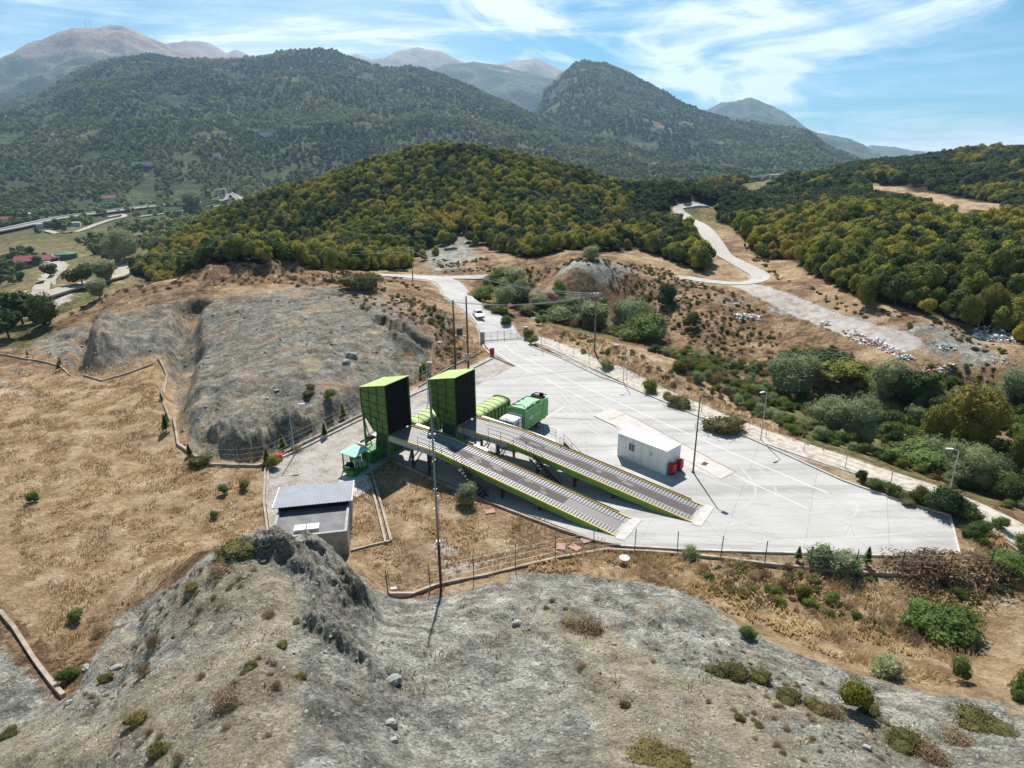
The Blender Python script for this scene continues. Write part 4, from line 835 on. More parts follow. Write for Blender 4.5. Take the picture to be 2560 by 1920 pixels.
o=line_px([(1063,770),(1112,791)],.35,.066,DRAIN,'drain_channel')
TY=mat('tyre_marks_dark',(.41,.40,.385),.9,noise=1,nscale=.5,col2=(.49,.478,.46))
def tyre(p0,p1,p2,zz):
    for off in (0,1.8):
        q=[flat(*p,0) for p in (p0,p1,p2)]; mb=MB(); pts=[]
        for t in np.linspace(0,1,26): pts.append(((1-t)**2*q[0][0]+2*t*(1-t)*q[1][0]+t*t*q[2][0],(1-t)**2*q[0][1]+2*t*(1-t)*q[1][1]+t*t*q[2][1]))
        pts=np.array(pts); d=np.gradient(pts,axis=0); d/=np.linalg.norm(d,axis=1)[:,None]; nm=np.c_[-d[:,1],d[:,0]]; a=pts+nm*off; b=pts+nm*(off+.22)
        for i in range(25): mb.face([(*a[i],zz),(*a[i+1],zz),(*b[i+1],zz),(*b[i],zz)])
        o=mb.build('tyre_marks',TY); tag(o,kind='structure')
for i,(a_,b_,c_) in enumerate((((1380,1150),(1800,1150),(1640,1010)),((1540,1120),(1900,1170),(1850,1080)),((1400,1165),(1700,1180),(2000,1150)),((1180,850),(1260,960),(1600,1060)),((1130,800),(1200,860),(1330,960)),((1700,1060),(1900,1110),(2010,1160)))): tyre(a_,b_,c_,.0505+i*.0004)
# kerb along the yard
def kerb(px,w,h,name='kerb',m=None,z0=None):
    W_=[(*flat(a,b,h),0) for a,b in px]; mb=MB()
    for a,b in zip(W_,W_[1:]): 
        z=0; mb.bar((a[0],a[1],z+h/2-.1),(b[0],b[1],z+h/2-.1),w,h+.2)
    o=mb.build(name,m or G_['lconc']); tag(o,kind='structure'); return o
kerb([(1137,728),(1151,748),(1210,771),(1296,812),(1346,829),(1536,909),(1645,956),(1821,1036),(1950,1081),(2053,1111),(2063,1155),(2074,1199)],.18,.18)
kerb([(1340,1177),(1520,1187),(1700,1192),(1900,1198),(2074,1200)],.18,.15)
kerb([(1042,740),(1046,752),(1064,768)],.2,.16)
kerb([(590,994),(655,965),(770,908),(910,842),(1005,802),(1064,772)],.2,.2)
# --- low walls (each a thing)
def wall(px,w,h,label,parts_px=None,posts=None,mt=None,name='low_wall',cat='wall',group=None,wire=False,posth=1.9,postm=None,step=3.0):
    w*=.8; h*=.62
    W_=[at0(a,b,h*.5,height) for a,b in px]; e=thing(name,(W_[0][0],W_[0][1],W_[0][2]-h*.5),0,label,cat,group); ox,oy,oz=e.location
    mb=MB(); run=[]
    for a,b in zip(W_,W_[1:]):
        L_=math.dist(a[:2],b[:2]); k=max(1,int(L_/1.5))
        for i in range(k): run.append((a[0]+(b[0]-a[0])*i/k,a[1]+(b[1]-a[1])*i/k))
    run.append(W_[-1][:2]); run=np.array(run); z=height(run[:,0],run[:,1])
    for i in range(len(run)-1):
        a=(run[i][0]-ox,run[i][1]-oy,z[i]-oz+h/2-.15); b=(run[i+1][0]-ox,run[i+1][1]-oy,z[i+1]-oz+h/2-.15); mb.bar(a,b,w,h+.3)
    mb.build('wall_base',mt or G_['dconc'],e)
    if posts:
        cum=np.r_[0,np.cumsum(np.linalg.norm(np.diff(run,axis=0),axis=1))]; t=np.arange(0,cum[-1],step); px_=np.interp(t,cum,run[:,0])-ox; py_=np.interp(t,cum,run[:,1])-oy; pz_=np.interp(t,cum,z)-oz+h
        pb=MB().tube([(0,0,-.2),(0,0,posth)],.035,n=6); pm=None
        for x_,y_,z_ in zip(px_,py_,pz_):
            if pm is None: pm=pb.build('post',postm or G_['dsteel'],e); q=pm
            else: q=pm.copy(); COL.objects.link(q); q.parent=e
            q.location=(x_,y_,z_); q.rotation_euler=(random.uniform(-.03,.03),random.uniform(-.03,.03),0)
        wb_=MB()
        for hh in ((.5,1.05,1.6) if wire else ()):
            for i in range(len(px_)-1): wb_.bar((px_[i],py_[i],pz_[i]+hh*posth/1.9),(px_[i+1],py_[i+1],pz_[i+1]+hh*posth/1.9),.012,.012)
        if wire and len(wb_.v): wb_.build('wire',G_['steel'],e)
    return e
wall([(571,1150),(570,1085),(573,1010)],.22,.35,'left of two parallel low concrete walls beside the grey roofed building')
wall([(581,1150),(577,1085),(580,1012)],.22,.35,'right of two parallel low concrete walls beside the grey roofed building')
wall([(797,1030),(812,1085),(833,1172)],.25,.35,'left side wall of the crumbling channel running down from the power unit')
wall([(803,1022),(822,1085),(845,1168)],.25,.35,'right side wall of the crumbling channel running down from the power unit')
wall([(758,1189),(800,1178),(845,1168)],.2,.25,'thin low kerb wall from the building corner to the channel end')
wall([(842,992),(880,1008),(930,1033),(1000,1063),(1100,1102),(1200,1140),(1285,1168),(1340,1178)],.22,.35,'long low concrete wall below the near ramp edging the dry grass')
wall([(796,1022),(842,992)],.22,.3,'short low concrete wall from the channel head up to the yard corner')
wall([(838,1283),(940,1264),(1050,1242),(1160,1215),(1250,1197),(1310,1187),(1400,1191),(1530,1202),(1700,1222),(1870,1237),(2050,1243),(2230,1248)],.28,.35,'long fence with thin dark posts on a low concrete wall in the foreground',posts=True,name='wire_fence',cat='fence',wire=True,step=3.3)
wall([(455,1003),(500,1005),(557,1006),(575,1000),(640,965),(760,906),(835,869)],.3,.45,'fence of slim posts on a low wall along the foot of the grey plateau',posts=True,name='wire_fence',cat='fence',wire=True,step=3.2,postm=G_['steel'])
wall([(342,772),(352,790),(361,812),(358,830),(347,848),(352,868),(376,905),(385,960),(432,992),(455,1003)],.3,.5,'zigzag low concrete wall between dry meadow and the grey plateau',name='low_wall')
wall([(180,810),(220,822),(270,808),(330,785)],.22,.35,'thin pale wall at the foot of the rocky spur in the meadow')
wall([(0,765),(40,772),(90,780),(130,790),(152,812)],.22,.35,'low wall on the far left edge of the meadow',posts=True,name='wire_fence',cat='fence',wire=True,step=4,postm=G_['steel'])
wall([(0,1320),(30,1355),(75,1425),(138,1503)],.3,.4,'grey concrete wall cutting the lower left corner of the meadow')
wall([(905,835),(960,800),(1010,775),(1042,758)],.22,.35,'low wall with fence posts running up to the gate on its left',posts=True,name='wire_fence',cat='fence',wire=True,step=3.2,postm=G_['steel'])
wall([(1150,725),(1215,757),(1300,800),(1400,845),(1520,893),(1640,940),(1800,1000),(1950,1062),(2070,1103),(2200,1190)],.16,.14,'thin grey wire fence on posts between the yard kerb and the outer track',posts=True,name='wire_fence',cat='fence',wire=True,step=4.5,posth=1.6,postm=G_['steel'])

# --- hopper proto, local x = along ramp axis (u), y = across (n), origin at the rear near corner
WX,WY=3.5,3.37
def hopper(label):
    e=thing('waste_hopper',S(-46.6,42.71),SA,label,'hopper','green waste hoppers')
    side=[(WX,3.12),(WX,8.48),(0,7.65),(0.02,5.07),(1.5,3.25)]
    for y,rb in ((0,-1),(WY,1)):
        p=MB().prism(side,'y',y-.03,y+.03).build('side_panel',G_['hopg'],e)
        r=MB(); yy=y+rb*.055
        def top(x): return 7.65+(8.48-7.65)*x/WX
        def bot(x): return 5.07-(5.07-3.25)*x/1.5 if x<1.5 else 3.15
        for x in (1.15,2.3): r.bar((x,yy,4.25 if x>2 else bot(x)),(x,yy,top(x)-.02),.05)
        for x in (1.95,2.75): r.bar((x,yy,3.2),(x,yy,4.9 if x<2.2 else 4.6),.05)
        for z0,z1 in ((7.35,7.35),(6.45,6.25),(5.72,5.35),(5.0,4.5),(4.05,3.75)):
            xa=0 if z0>5.07 else (5.07-z0)/(5.07-3.25)*1.5; r.bar((xa,yy,z0),(WX,yy,z1),.05,.05)
        for a,b in zip(side,side[1:]+side[:1]): r.bar((a[0],yy,a[1]),(b[0],yy,b[1]),.07,.07)
        r.build('stiffening_ribs',G_['rib'],p)
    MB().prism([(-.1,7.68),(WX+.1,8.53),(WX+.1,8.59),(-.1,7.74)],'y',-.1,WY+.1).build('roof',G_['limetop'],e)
    MB().prism([(0,7.64),(-.03,5.07),(1.47,3.25),(1.53,3.25),(.05,5.1),(.05,7.64)],'y',.04,WY-.04).build('back_panel',G_['lime'],e)
    c=MB()
    for k in range(9): c.box(WX-.10-.02*(k%2),WX-.06-.02*(k%2),.04+k*.366,.04+(k+1)*.366-.004,3.16,8.42)
    c.build('rubber_curtain',G_['black'],e)
    for y in (.05,WY-.05):
        lg=MB(); lg.box(-.02,.16,y-.09,y+.09,0,5.1); lg.build('leg',G_['green'],e)
        b=MB(); b.bar((.08,y,2.2),(1.5,y,3.2),.08); b.bar((.08,y,4.3),(.9,y,1.4),.08); b.build('brace',G_['green'],e)
        lg=MB(); lg.box(WX-.22,WX-.04,y-.09,y+.09,0,3.1); lg.build('leg',G_['green'],e)
    MB().prism([(1.0,1.3),(2.7,1.3),(3.3,3.1),(1.3,3.2)],'y',.5,WY-.5).build('chute',G_['rib'],e)
    return e
h1=hopper('nearer left green waste hopper with black curtain at the head of the near ramp')
def compactor(label):
    e=thing('waste_compactor',S(-46.6,42.71),SA,label,'compactor','green compactors under the hoppers')
    b=MB(); b.box(.55,2.0,-1.25,4.8,.12,1.32); b.build('body',G_['green'],e,bevel=.03)
    MB().box(.5,2.05,-1.3,4.9,1.33,1.38).build('top_plate',G_['green'],e)
    v=MB()
    for k in range(3): v.box(.75+k*.28,.9+k*.28,-1.29,-1.26,.35,1.15)
    v.build('vent',G_['black'],e)
    MB().box(2.005,2.03,-.95,-.7,.95,1.12).build('name_plate',G_['black'],e)
    r=MB()
    for k in range(6): r.box(2.0,2.05,-.6+k*.95,-.53+k*.95,.14,1.3)
    r.build('body_rib',G_['rib'],e)
    for k in range(3):
        MB().box(-1.0+k*.38,-.8+k*.38,1.3,3.9,.62,.78).build('guide_rail',mat('cream_rail',(.62,.52,.36),.7) if k==0 else bpy.data.materials['cream_rail'],e)
    # press housing bolted to the container mouth
    MB().box(.4,2.3,4.4,5.1,.2,2.0).build('press_head',G_['lime'],e,bevel=.03)
    return e
c1_=compactor('green compactor body under the near hopper with black vent slots facing the power unit')
HO=4.46,5.43
def S2(u,n): return S(-46.6+HO[0]+u,42.71+HO[1]+n)
h2=copy_thing(h1,S2(0,0),SA,'farther right green waste hopper with black curtain at the head of the far ramp')
c2_=copy_thing(c1_,S2(0,0),SA,'green compactor in the shade under the far hopper between the two ramps')
# --- ramps: local x 0 at the tip, negative towards the hopper; y 0..3.37
RL=25.1; XB=-19.0; HB=2.85; HT=3.05
def rz_(x): return HB*(-x/-XB) if x>XB else HB+(HT-HB)*(XB-x)/(RL+XB)
RWID=3.3
def ramp(label,grey_tip):
    e=thing('access_ramp',S(-17.98,42.71),SA,label,'ramp','steel ramps up to the hoppers')
    xs=[0,-1.2,-4,-8,-12,-16,XB,-22,-RL]
    d=MB()
    for a,b in zip(xs,xs[1:]): d.prism([(a,rz_(a)+.0),(b,rz_(b)),(b,rz_(b)-.12),(a,rz_(a)-.12)],'y',.02,RWID-.02)
    d.build('deck',G_['deck'],e)
    g_=MB(); lo=-5.6 if grey_tip else -.4
    gx=[lo,-8,-12,-16,-18.6]
    for a,b in zip(gx,gx[1:]): g_.prism([(a,rz_(a)+.004),(b,rz_(b)+.004),(b,rz_(b)+.012),(a,rz_(a)+.012)],'y',1.12,2.2)
    g_.build('grit_strip',G_['grit'],e)
    w_=MB()
    for k in range(16):
        x=-rng.uniform(6,18.5) if k>2 else -17.2+k*1.8; y=rng.uniform(.95,2.3); rx,ry=rng.uniform(.18,.75),rng.uniform(.12,.32); pts=[]
        for j in range(14):
            a=j*math.tau/14; q=1+rng.uniform(-.12,.12); xx=min(-1,x+math.cos(a)*rx*q); pts.append((xx,y+math.sin(a)*ry*q,rz_(xx)+.018+k*.0004))
        if x>XB+.8: w_.face(pts)
    for x in (-10.3,-18.7): w_.prism([(x,rz_(x)+.014),(x-.09,rz_(x-.09)+.014),(x-.09,rz_(x-.09)+.03),(x,rz_(x)+.03)],'y',.9 if x>-15 else .1,2.5 if x>-15 else RWID-.1)
    w_.build('worn_patch',G_['worn'],e)
    for y0,y1 in ((.12,.98),(2.30,RWID-.14)):
        s_=MB(); k=0; x=-.25
        while x>-RL+2.0:
            z0,z1=rz_(x),rz_(x-.11); s_.prism([(x,z0-.01),(x-.11,z1-.01),(x-.11,z1+.055),(x,z0+.055)],'y',y0,y1); x-=.30
        s_.build('tread_slats',G_['slat'],e)
    for y,nm in ((0,0),(RWID,1)):
        lo_,hi=MB(),MB()
        for a,b in zip([-1.6,-4,-8,-12,-16],[-4,-8,-12,-16,XB]): lo_.prism([(a,rz_(a)+.02),(b,rz_(b)+.02),(b,max(.02,rz_(b)-.5)),(a,max(.02,rz_(a)-.42))],'y',y-.06,y+.06)
        for a,b in ((XB,-22),(-22,-RL)): hi.prism([(a,rz_(a)+.02),(b,rz_(b)+.02),(b,rz_(b)-.5),(a,rz_(a)-.5)],'y',y-.06,y+.06)
        lo_.build('side_beam',G_['lime'],e); hi.build('side_beam',G_['beam'],e)
        k_=MB(); r_=MB()
        for a,b in zip(xs[1:-1],xs[2:]):
            yy=y-.10 if nm else y+.02
            k_.prism([(a,rz_(a)+.0),(b,rz_(b)+.0),(b,rz_(b)+.11),(a,rz_(a)+.11)],'y',min(yy,yy+.09),max(yy,yy+.09))
            if nm: r_.prism([(a,rz_(a)+.02),(b,rz_(b)+.02),(b,rz_(b)+.17),(a,rz_(a)+.17)],'y',y+.0,y+.10)
        k_.prism([(0,.01),(-1.2,rz_(-1.2)),(-1.2,rz_(-1.2)+.11),(0,.10)],'y',*( (y-.13,y-.01) if nm else (y+.01,y+.13)))
        k_.build('kerb_rail',G_['yellow'],e)
        if nm: r_.build('outer_rail',G_['rust'],e)
    # walkways and railings at the top
    for y,sgn,x_end in ((-.08,-1,-15.2),(RWID+.08,1,-14.6)):
        off=0 if sgn<0 else .85
        wk=MB(); 
        if sgn>0:
            wk.box(-RL+.2,-15.6,y,y+.85,0,.05,tf=lambda p:(p[0],p[1],rz_(p[0])+p[2]-.1)); wk.build('walkway',G_['steel'],e)
        rl=MB(); xx=-21.2 if sgn<0 else -RL+.3; pl=[]
        x0_=xx
        while xx<x_end: pl.append(xx); xx+=1.5
        yy=y+sgn*off if sgn>0 else y
        for x in pl: rl.tube([(x,yy,rz_(x)-.3),(x,yy,rz_(x)+1.0)],.025,n=5)
        for hh in ((1.0,.55) if sgn<0 else (1.0,.7,.38)):
            for a,b in zip(pl,pl[1:]): rl.tube([(a,yy,rz_(a)+hh),(b,yy,rz_(b)+hh)],.02,n=5)
        rl.build('railing',G_['dsteel'],e)
        # stair going down alongside
        st=MB(); sx=-15.8 if sgn<0 else -14.9; y0=y+sgn*.05; y1=y+sgn*.85; zt=rz_(sx)-.05; N_=10
        L_=3.0
        for k in range(N_): z=zt*(1-(k+1)/(N_+1)); x=sx+L_*(k+.5)/N_; st.box(x-.13,x+.13,min(y0,y1),max(y0,y1),z-.03,z)
        for q in (y0,y1): st.bar((sx,q,zt),(sx+L_,q,.02),.05,.2)
        so_=st.build('stair',G_['dsteel'],e)
        sr=MB()
        for q in (y0,y1):
            for hh in (.95,.5): sr.tube([(sx,q,zt+hh),(sx+L_*.25,q,zt*.75+hh),(sx+L_,q,hh*.9),(sx+L_+.1,q,.1)] if hh>.9 else [(sx,q,zt+hh),(sx+L_,q,hh)],.02,n=5)
            for k in range(4): x=sx+L_*k/3.2; z=zt*(1-k/3.2); sr.tube([(x,q,z),(x,q,z+.95)],.02,n=5)
        sr.build('stair_rail',G_['dsteel'],so_)
    for x in (-22.3,-20.2,-15.6,-11.5,-7.5):
        z=rz_(x)-.45
        if z<.3: continue
        cm=MB()
        for y in (.25,RWID-.25): cm.box(x-.1,x+.1,y-.1,y+.1,0,z); 
        cm.box(x-.08,x+.08,.25,RWID-.25,z-.15,z+.3)
        if z>1.2: cm.bar((x,.25,.3),(x,RWID-.25,z-.2),.08); cm.bar((x,.3,z*.5),(x+1.1,.3,z+.1),.09); cm.bar((x,RWID-.3,z*.5),(x+1.1,RWID-.3,z+.1),.09)
        cm.build('support_frame',G_['dsteel'],e)
    MB().box(.02,.85,-.25,RWID+.25,.0,.085).build('landing_sill',G_['lconc'],e)
    return e
ramp('nearer steel ramp with yellow edges and pale grey lower plate',True)
r2=ramp('farther steel ramp with yellow edges ending beside the lamp post shadow',False); r2.location=S(-13.34,48.14)
# --- roll-on containers
def roll(label,off):
    e=thing('waste_container',S(*off),SA,label,'container','lime green arched roof waste containers')
    Wd,Ln,Ht=2.3,6.0,2.15
    bd=MB(); bd.prism([(0,.25),(Wd,.25),(Wd,Ht),(0,Ht)],'y',0,Ln); bd.build('body',G_['lime'],e)
    arc=[(Wd/2-math.cos(a)*Wd/2*1.0,Ht+math.sin(a)*.34) for a in np.linspace(0,math.pi,13)]
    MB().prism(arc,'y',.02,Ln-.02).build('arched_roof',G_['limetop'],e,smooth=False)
    rb=MB()
    for k in range(7):
        y=.25+k*.9
        for a,b in zip(arc,arc[1:]): rb.bar((a[0],y,a[1]+.02),(b[0],y,b[1]+.02),.05,.05)
    rb.build('roof_hoop',G_['lime'],e)
    sr=MB()
    for k in range(9):
        y=.15+k*(Ln-.3)/8
        for x in (-.04,Wd+.04): sr.box(x-.04,x+.04,y-.05,y+.05,.25,Ht)
    for x in (-.03,Wd+.03): sr.box(x-.05,x+.05,0,Ln,Ht-.08,Ht+.02)
    sr.build('side_rib',G_['rib'],e)
    fr=MB(); 
    for x in (-.06,Wd+.06): fr.box(x-.06,x+.06,Ln-.02,Ln+.14,.2,Ht+.1)
    for a,b in zip(arc,arc[1:]): fr.bar((a[0],Ln+.05,a[1]+.08),(b[0],Ln+.05,b[1]+.08),.14,.14)
    fr.build('door_frame',G_['lime'],e)
    MB().box(.05,Wd-.05,Ln+.02,Ln+.08,.3,Ht).build('rear_door',G_['lime'],e)
    sk=MB(); sk.box(.5,.65,0,Ln,0.02,.25); sk.box(Wd-.65,Wd-.5,0,Ln,0.02,.25); sk.build('skid',G_['rib'],e)
    fn=MB(); fn.box(.4,Wd-.4,-.5,-.0,.25,1.5); fn.bar((.5,-.4,1.5),(.5,0,2.1),.08); fn.bar((Wd-.5,-.4,1.5),(Wd-.5,0,2.1),.08); fn.tube([(.8,-.45,1.2),(1.1,-.5,1.35),(1.5,-.45,1.2)],.04); fn.build('hook_frame',G_['lime'],e)
    return e
ra=roll('lime green arched roof waste container standing between the two hoppers',(-46.1,47.9))
copy_thing(ra,S(-41.75,53.3),SA,'lime green arched roof waste container parked beside the refuse truck')
# concrete blocks with small gear left of the compactor
for k,(u_,n_) in enumerate(((-49.3,44.0),(-44.9,49.6))):
    e=thing('concrete_plinth',S(u_,n_),SA,('pale concrete plinth with black hoses beside the near compactor','pale concrete plinth with a curved grey duct between the ramps')[k],'plinth')
    MB().box(0,1.1,0,3.0,0,.28).build('slab',G_['lconc'],e,bevel=.02)
    hs=MB(); hs.tube([(.2,.3,.35),(.5,.9,.5),(.7,.5,.35),(.9,1.2,.4)],.09); hs.box(.2,.7,1.3,1.9,.28,.6); hs.build('hose',G_['black'],e)
    MB().box(.3,1.0,2.0,2.9,.28,.55).build('cover_box',G_['white'],e)
    if k:
        MB().tube([(.5+.55*math.cos(a),2.3,.35+.75*math.sin(a)) for a in np.linspace(0,math.pi,9)],.2,n=10).build('curved_duct',mat('weathered_duct',(.4,.38,.34),.7,noise=.8,nscale=4),e,smooth=True)
# --- power unit under mint canopy
e=thing('hydraulic_power_unit',S(-46.3,38.95),SA,'green hydraulic power unit under a small mint green sheet canopy','power unit')
cn=MB(); 
for k in range(6): cn.box(k*.37,k*.37+.35,-.1,1.9,0,.04+.02*(k%2),tf=lambda p:(p[0],p[1],2.0+p[2]+.06*p[1]))
cn.build('canopy',G_['mint'],e)
for x in (.2,2.0):
    for y in (.15,1.65): MB().box(x-.05,x+.05,y-.05,y+.05,0,2.0+.06*y).build('canopy_post',G_['green'],e)
MB().box(.1,2.1,.05,1.7,.08,.2).box(.1,2.1,.05,.12,.2,.5).box(.1,.16,.12,1.7,.2,.5).box(2.04,2.1,.12,1.7,.2,.5).build('drip_tray',G_['green'],e)
MB().box(.25,1.3,.9,1.6,.22,1.35).build('oil_tank',G_['green'],e,bevel=.04)
MB().tube([(.4,.5,.6),(1.1,.5,.6)],.24,n=14).build('motor',G_['black'],e,smooth=True)
pm=MB(); pm.tube([(1.5,.5,.3),(1.5,.5,1.2)],.12); pm.tube([(1.75,.9,.3),(1.75,.9,1.4)],.10); pm.box(1.4,1.9,.3,.8,1.15,1.35); pm.tube([(1.3,.6,.8),(1.8,.6,.9),(1.9,.3,.5)],.05); pm.build('pump',mat('dirty_white_castings',(.5,.47,.42),.6),e,smooth=False)
e=thing('steel_bin',S(-44.9,38.3),SA+.2,'small dark green open steel bin in front of the power unit','bin')
MB().box(0,.9,0,.65,.03,.68).build('body',G_['green'],e,bevel=.02); MB().box(.05,.85,.05,.6,.681,.70).build('lid',G_['rib'],e)
poly_px('pavement',[(726,1052),(742,1020),(765,1015),(800,1030),(806,1053),(770,1075)],.03,G_['lconc'])
# --- refuse truck (local x = u, y = n ; front faces the camera side)
e=thing('refuse_truck',S(-36.85,53.0),SA,'parked refuse truck with white cab and bright green body beside the far ramp','truck')
cab=MB(); cab.prism([(0,.55),(0,1.5),(.22,2.55),(.45,2.72),(1.75,2.72),(1.85,2.6),(1.85,.55)],'x',.08,2.02)
cb=cab.build('cab',G_['white'],e,bevel=.05)
MB().prism([(.012,1.52),(.20,2.44),(.23,2.44),(.05,1.52)],'x',.2,1.9).build('windscreen',G_['glass'],cb,loc=(0,-.04,0))
for x in (.06,2.03): MB().prism([(.25,1.5),(.42,2.35),(1.25,2.4),(1.25,1.45)],'x',x,x+.02).build('side_window',G_['glass'],cb)
MB().box(.3,1.8,-.03,-.005,.62,.95).build('grille',G_['black'],cb); MB().box(.0,2.1,-.12,.1,.38,.58).build('bumper',G_['white'],cb)
for x in (.2,1.6): MB().box(x,x+.3,-.06,-.01,.68,.88).build('headlight',G_['ceram'],cb)
for x in (-.12,2.12): MB().box(x,x+.1,.1,.2,1.6,2.2).bar((x+.05,.15,2.15),(1.05,.3,2.3),.03).build('wing_mirror',G_['black'],cb)
ch=MB(); ch.box(.5,.7,1.2,7.0,.6,.85); ch.box(1.4,1.6,1.2,7.0,.6,.85); ch.box(.15,1.95,2.4,3.6,.45,.85); ch.build('chassis',G_['dsteel'],e)
bd=MB(); bd.prism([(2.15,1.0),(2.15,3.15),(2.3,3.3),(6.2,3.3),(5.9,1.0)],'x',.0,2.2); hb=bd.build('hopper_body',G_['bright'],e,bevel=.04)
rp=MB(); rp.box(.2,2.0,2.45,5.9,3.31,3.36); rp.build('roof_panel',mat('pale_green_roof_sheet',(.22,.50,.26),.4,noise=.7,nscale=2,col2=(.14,.4,.18)),hb)  # roof panel in a paler green than the body
rr=MB()
for x in (.12,2.08): rr.bar((x,2.3,3.42),(x,6.0,3.42),.07)
rr.bar((.1,2.4,3.42),(2.1,2.4,3.42),.05); rr.bar((.1,6.0,3.42),(2.1,6.0,3.42),.07); rr.tube([(.3,3.0,3.4),(1.2,3.3,3.5),(1.8,2.9,3.4)],.04); rr.tube([(2.0,3.4,3.42),(1.85,4.5,3.5),(2.0,5.6,3.42)],.04)
for y in (3,4,5): rr.box(.05,.25,y,y+.15,3.36,3.5); rr.box(1.95,2.15,y,y+.15,3.36,3.5)
rr.build('roof_pipe',G_['dsteel'],hb)
fs=MB(); 
for x in (-.03,2.2): fs.bar((x+.01,2.2,1.05),(x+.01,5.9,1.05),.06,.1); fs.bar((x+.01,2.3,3.2),(x+.01,6.1,3.2),.06,.08)
fs.build('side_rail',mat('pale_green_rail',(.35,.5,.36),.5),hb)
MB().box(.12,2.08,2.02,2.14,1.0,2.9).build('bulkhead',G_['steel'],hb)
tg=MB(); tg.prism([(6.25,3.3),(7.25,3.2),(7.45,2.6),(7.2,1.1),(6.6,.75),(5.95,1.0)],'x',.02,2.18); t2=tg.build('tailgate',G_['bright'],e,bevel=.04)
tt=MB(); tt.box(.1,2.1,7.3,7.42,.95,2.9); tt.box(.3,1.9,6.5,7.1,3.25,3.42); tt.tube([(.4,6.6,3.5),(.4,7.5,3.45),(1.9,7.5,3.45)],.05); tt.box(1.2,1.7,6.9,7.1,3.4,3.75); tt.build('bin_lift',G_['black'],t2)
for k,(x,y) in enumerate(((.05,.95),(1.85,.95),(0.0,5.35),(1.78,5.35))):
    wt=MB().tube([(x,y,.44),(x+(.25 if k<2 else .36),y,.44)],.44,n=20); wo_=wt.build('wheel',G_['tyre'],e,smooth=False)
    xx=x+(.25 if k<2 else .36) if k%2 else x
    MB().tube([(xx-.012,y,.44),(xx+.012,y,.44)],.22,n=14).build('rim',G_['steel'],wo_)
MB().box(2.0,2.16,4.7,6.0,.86,.96).box(.04,.2,4.7,6.0,.86,.96).build('mudguard',G_['black'],e)
def text_mesh(txt,size,m,parent,loc,rot,name='lettering'):
    c=bpy.data.curves.new(name,'FONT'); c.body=txt; c.size=size; c.extrude=.006; c.offset=.012
    o=bpy.data.objects.new('tmp_text',c); COL.objects.link(o); bpy.context.view_layer.update(); me=bpy.data.meshes.new_from_object(o); bpy.data.objects.remove(o); me.materials.clear(); me.materials.append(m)
    o=bpy.data.objects.new(name,me); COL.objects.link(o); o.parent=parent; o.location=loc; o.rotation_euler=rot; return o
text_mesh('en',.95,G_['white'],hb,(2.225,3.0,1.85),(R(90),0,R(90)))
MB().box(2.215,2.228,4.15,5.35,1.95,2.25).build('faded_lettering_band',mat('faded_sign_patch',(.16,.42,.22),.5,noise=1,nscale=7,col2=(.3,.55,.36)),hb)
# --- white office cabin
a=(10.93,60.57); b=(14.95,56.09); L_=math.dist(a,b); az=math.atan2(b[1]-a[1],b[0]-a[0])
e=thing('site_cabin',(a[0],a[1],.05),az,'white flat roofed portable office cabin standing on the yard','cabin')
Wc,Hc=2.35,2.62
MB().box(.03,L_-.03,.03,Wc-.03,.06,Hc-.1).build('wall_panels',G_['white'],e)
fr=MB()
for x in (0,L_-.1):
    for y in (0,Wc-.1): fr.box(x,x+.1,y,y+.1,0,Hc-.05)
for y in (0,Wc-.1): fr.box(.1,L_-.1,y,y+.1,0,.08)
fr.build('corner_post',G_['white'],e)
sm=MB()
for k in range(1,6): sm.box(k*1.0-.01,k*1.0+.01,.02,.03,.1,Hc-.12)
sm.build('panel_seam',G_['steel'],e)
rf=MB(); rf.prism([(-.08,Hc-.06),(Wc+.08,Hc+.0),(Wc+.08,Hc+.08),(-.08,Hc+.02)],'x',-.08,L_+.08); 
for k in range(6): y=.1+k*.44; rf.prism([(y,Hc+.03+y*.025),(y+.06,Hc+.03+y*.025),(y+.05,Hc+.075+y*.025),(y+.01,Hc+.075+y*.025)],'x',-.07,L_+.07)
rf.build('roof',G_['wroof'],e)
wi=MB(); wi.box(1.42,2.20,-.02,.028,1.12,2.02); wf=wi.build('window',G_['ceram'],e)
MB().box(1.48,1.79,-.03,-.021,1.18,1.96).box(1.83,2.14,-.03,-.021,1.18,1.96).build('pane',G_['glass'],wf)
MB().box(4.05,4.3,-.03,.028,1.45,1.85).build('notice_board',mat('yellowed_notice',(.55,.52,.22),.7),e)
MB().box(.25,.75,.015,.028,2.28,2.36).build('name_strip',G_['steel'],e)
MB().bar((4.6,.0,.05),(4.6,.0,1.2),.05).bar((4.6,-.02,1.2),(5.5,-.02,1.25),.04).build('drain_pipe',G_['white'],e)
for k,(s_,w_) in enumerate(((.25,.8),(1.55,.7))):
    dx_,dy_=math.cos(az),math.sin(az); px_,py_=-dy_,dx_
    q=thing('fire_hose_box',(a[0]+dx_*(L_+.12)+px_*s_,a[1]+dy_*(L_+.12)+py_*s_,.05),az,('larger front red fire hose box against the end wall of the white cabin','smaller rear red fire hose box against the end wall of the white cabin')[k],'fire box')
    MB().box(0,.45,0,w_,.25,1.25).build('body',G_['red'],q,bevel=.09); MB().box(.451,.47,.08,w_-.08,.35,1.15).build('door',G_['red'],q); MB().box(.1,.35,.1,w_-.1,0,.25).build('stand',G_['dsteel'],q)
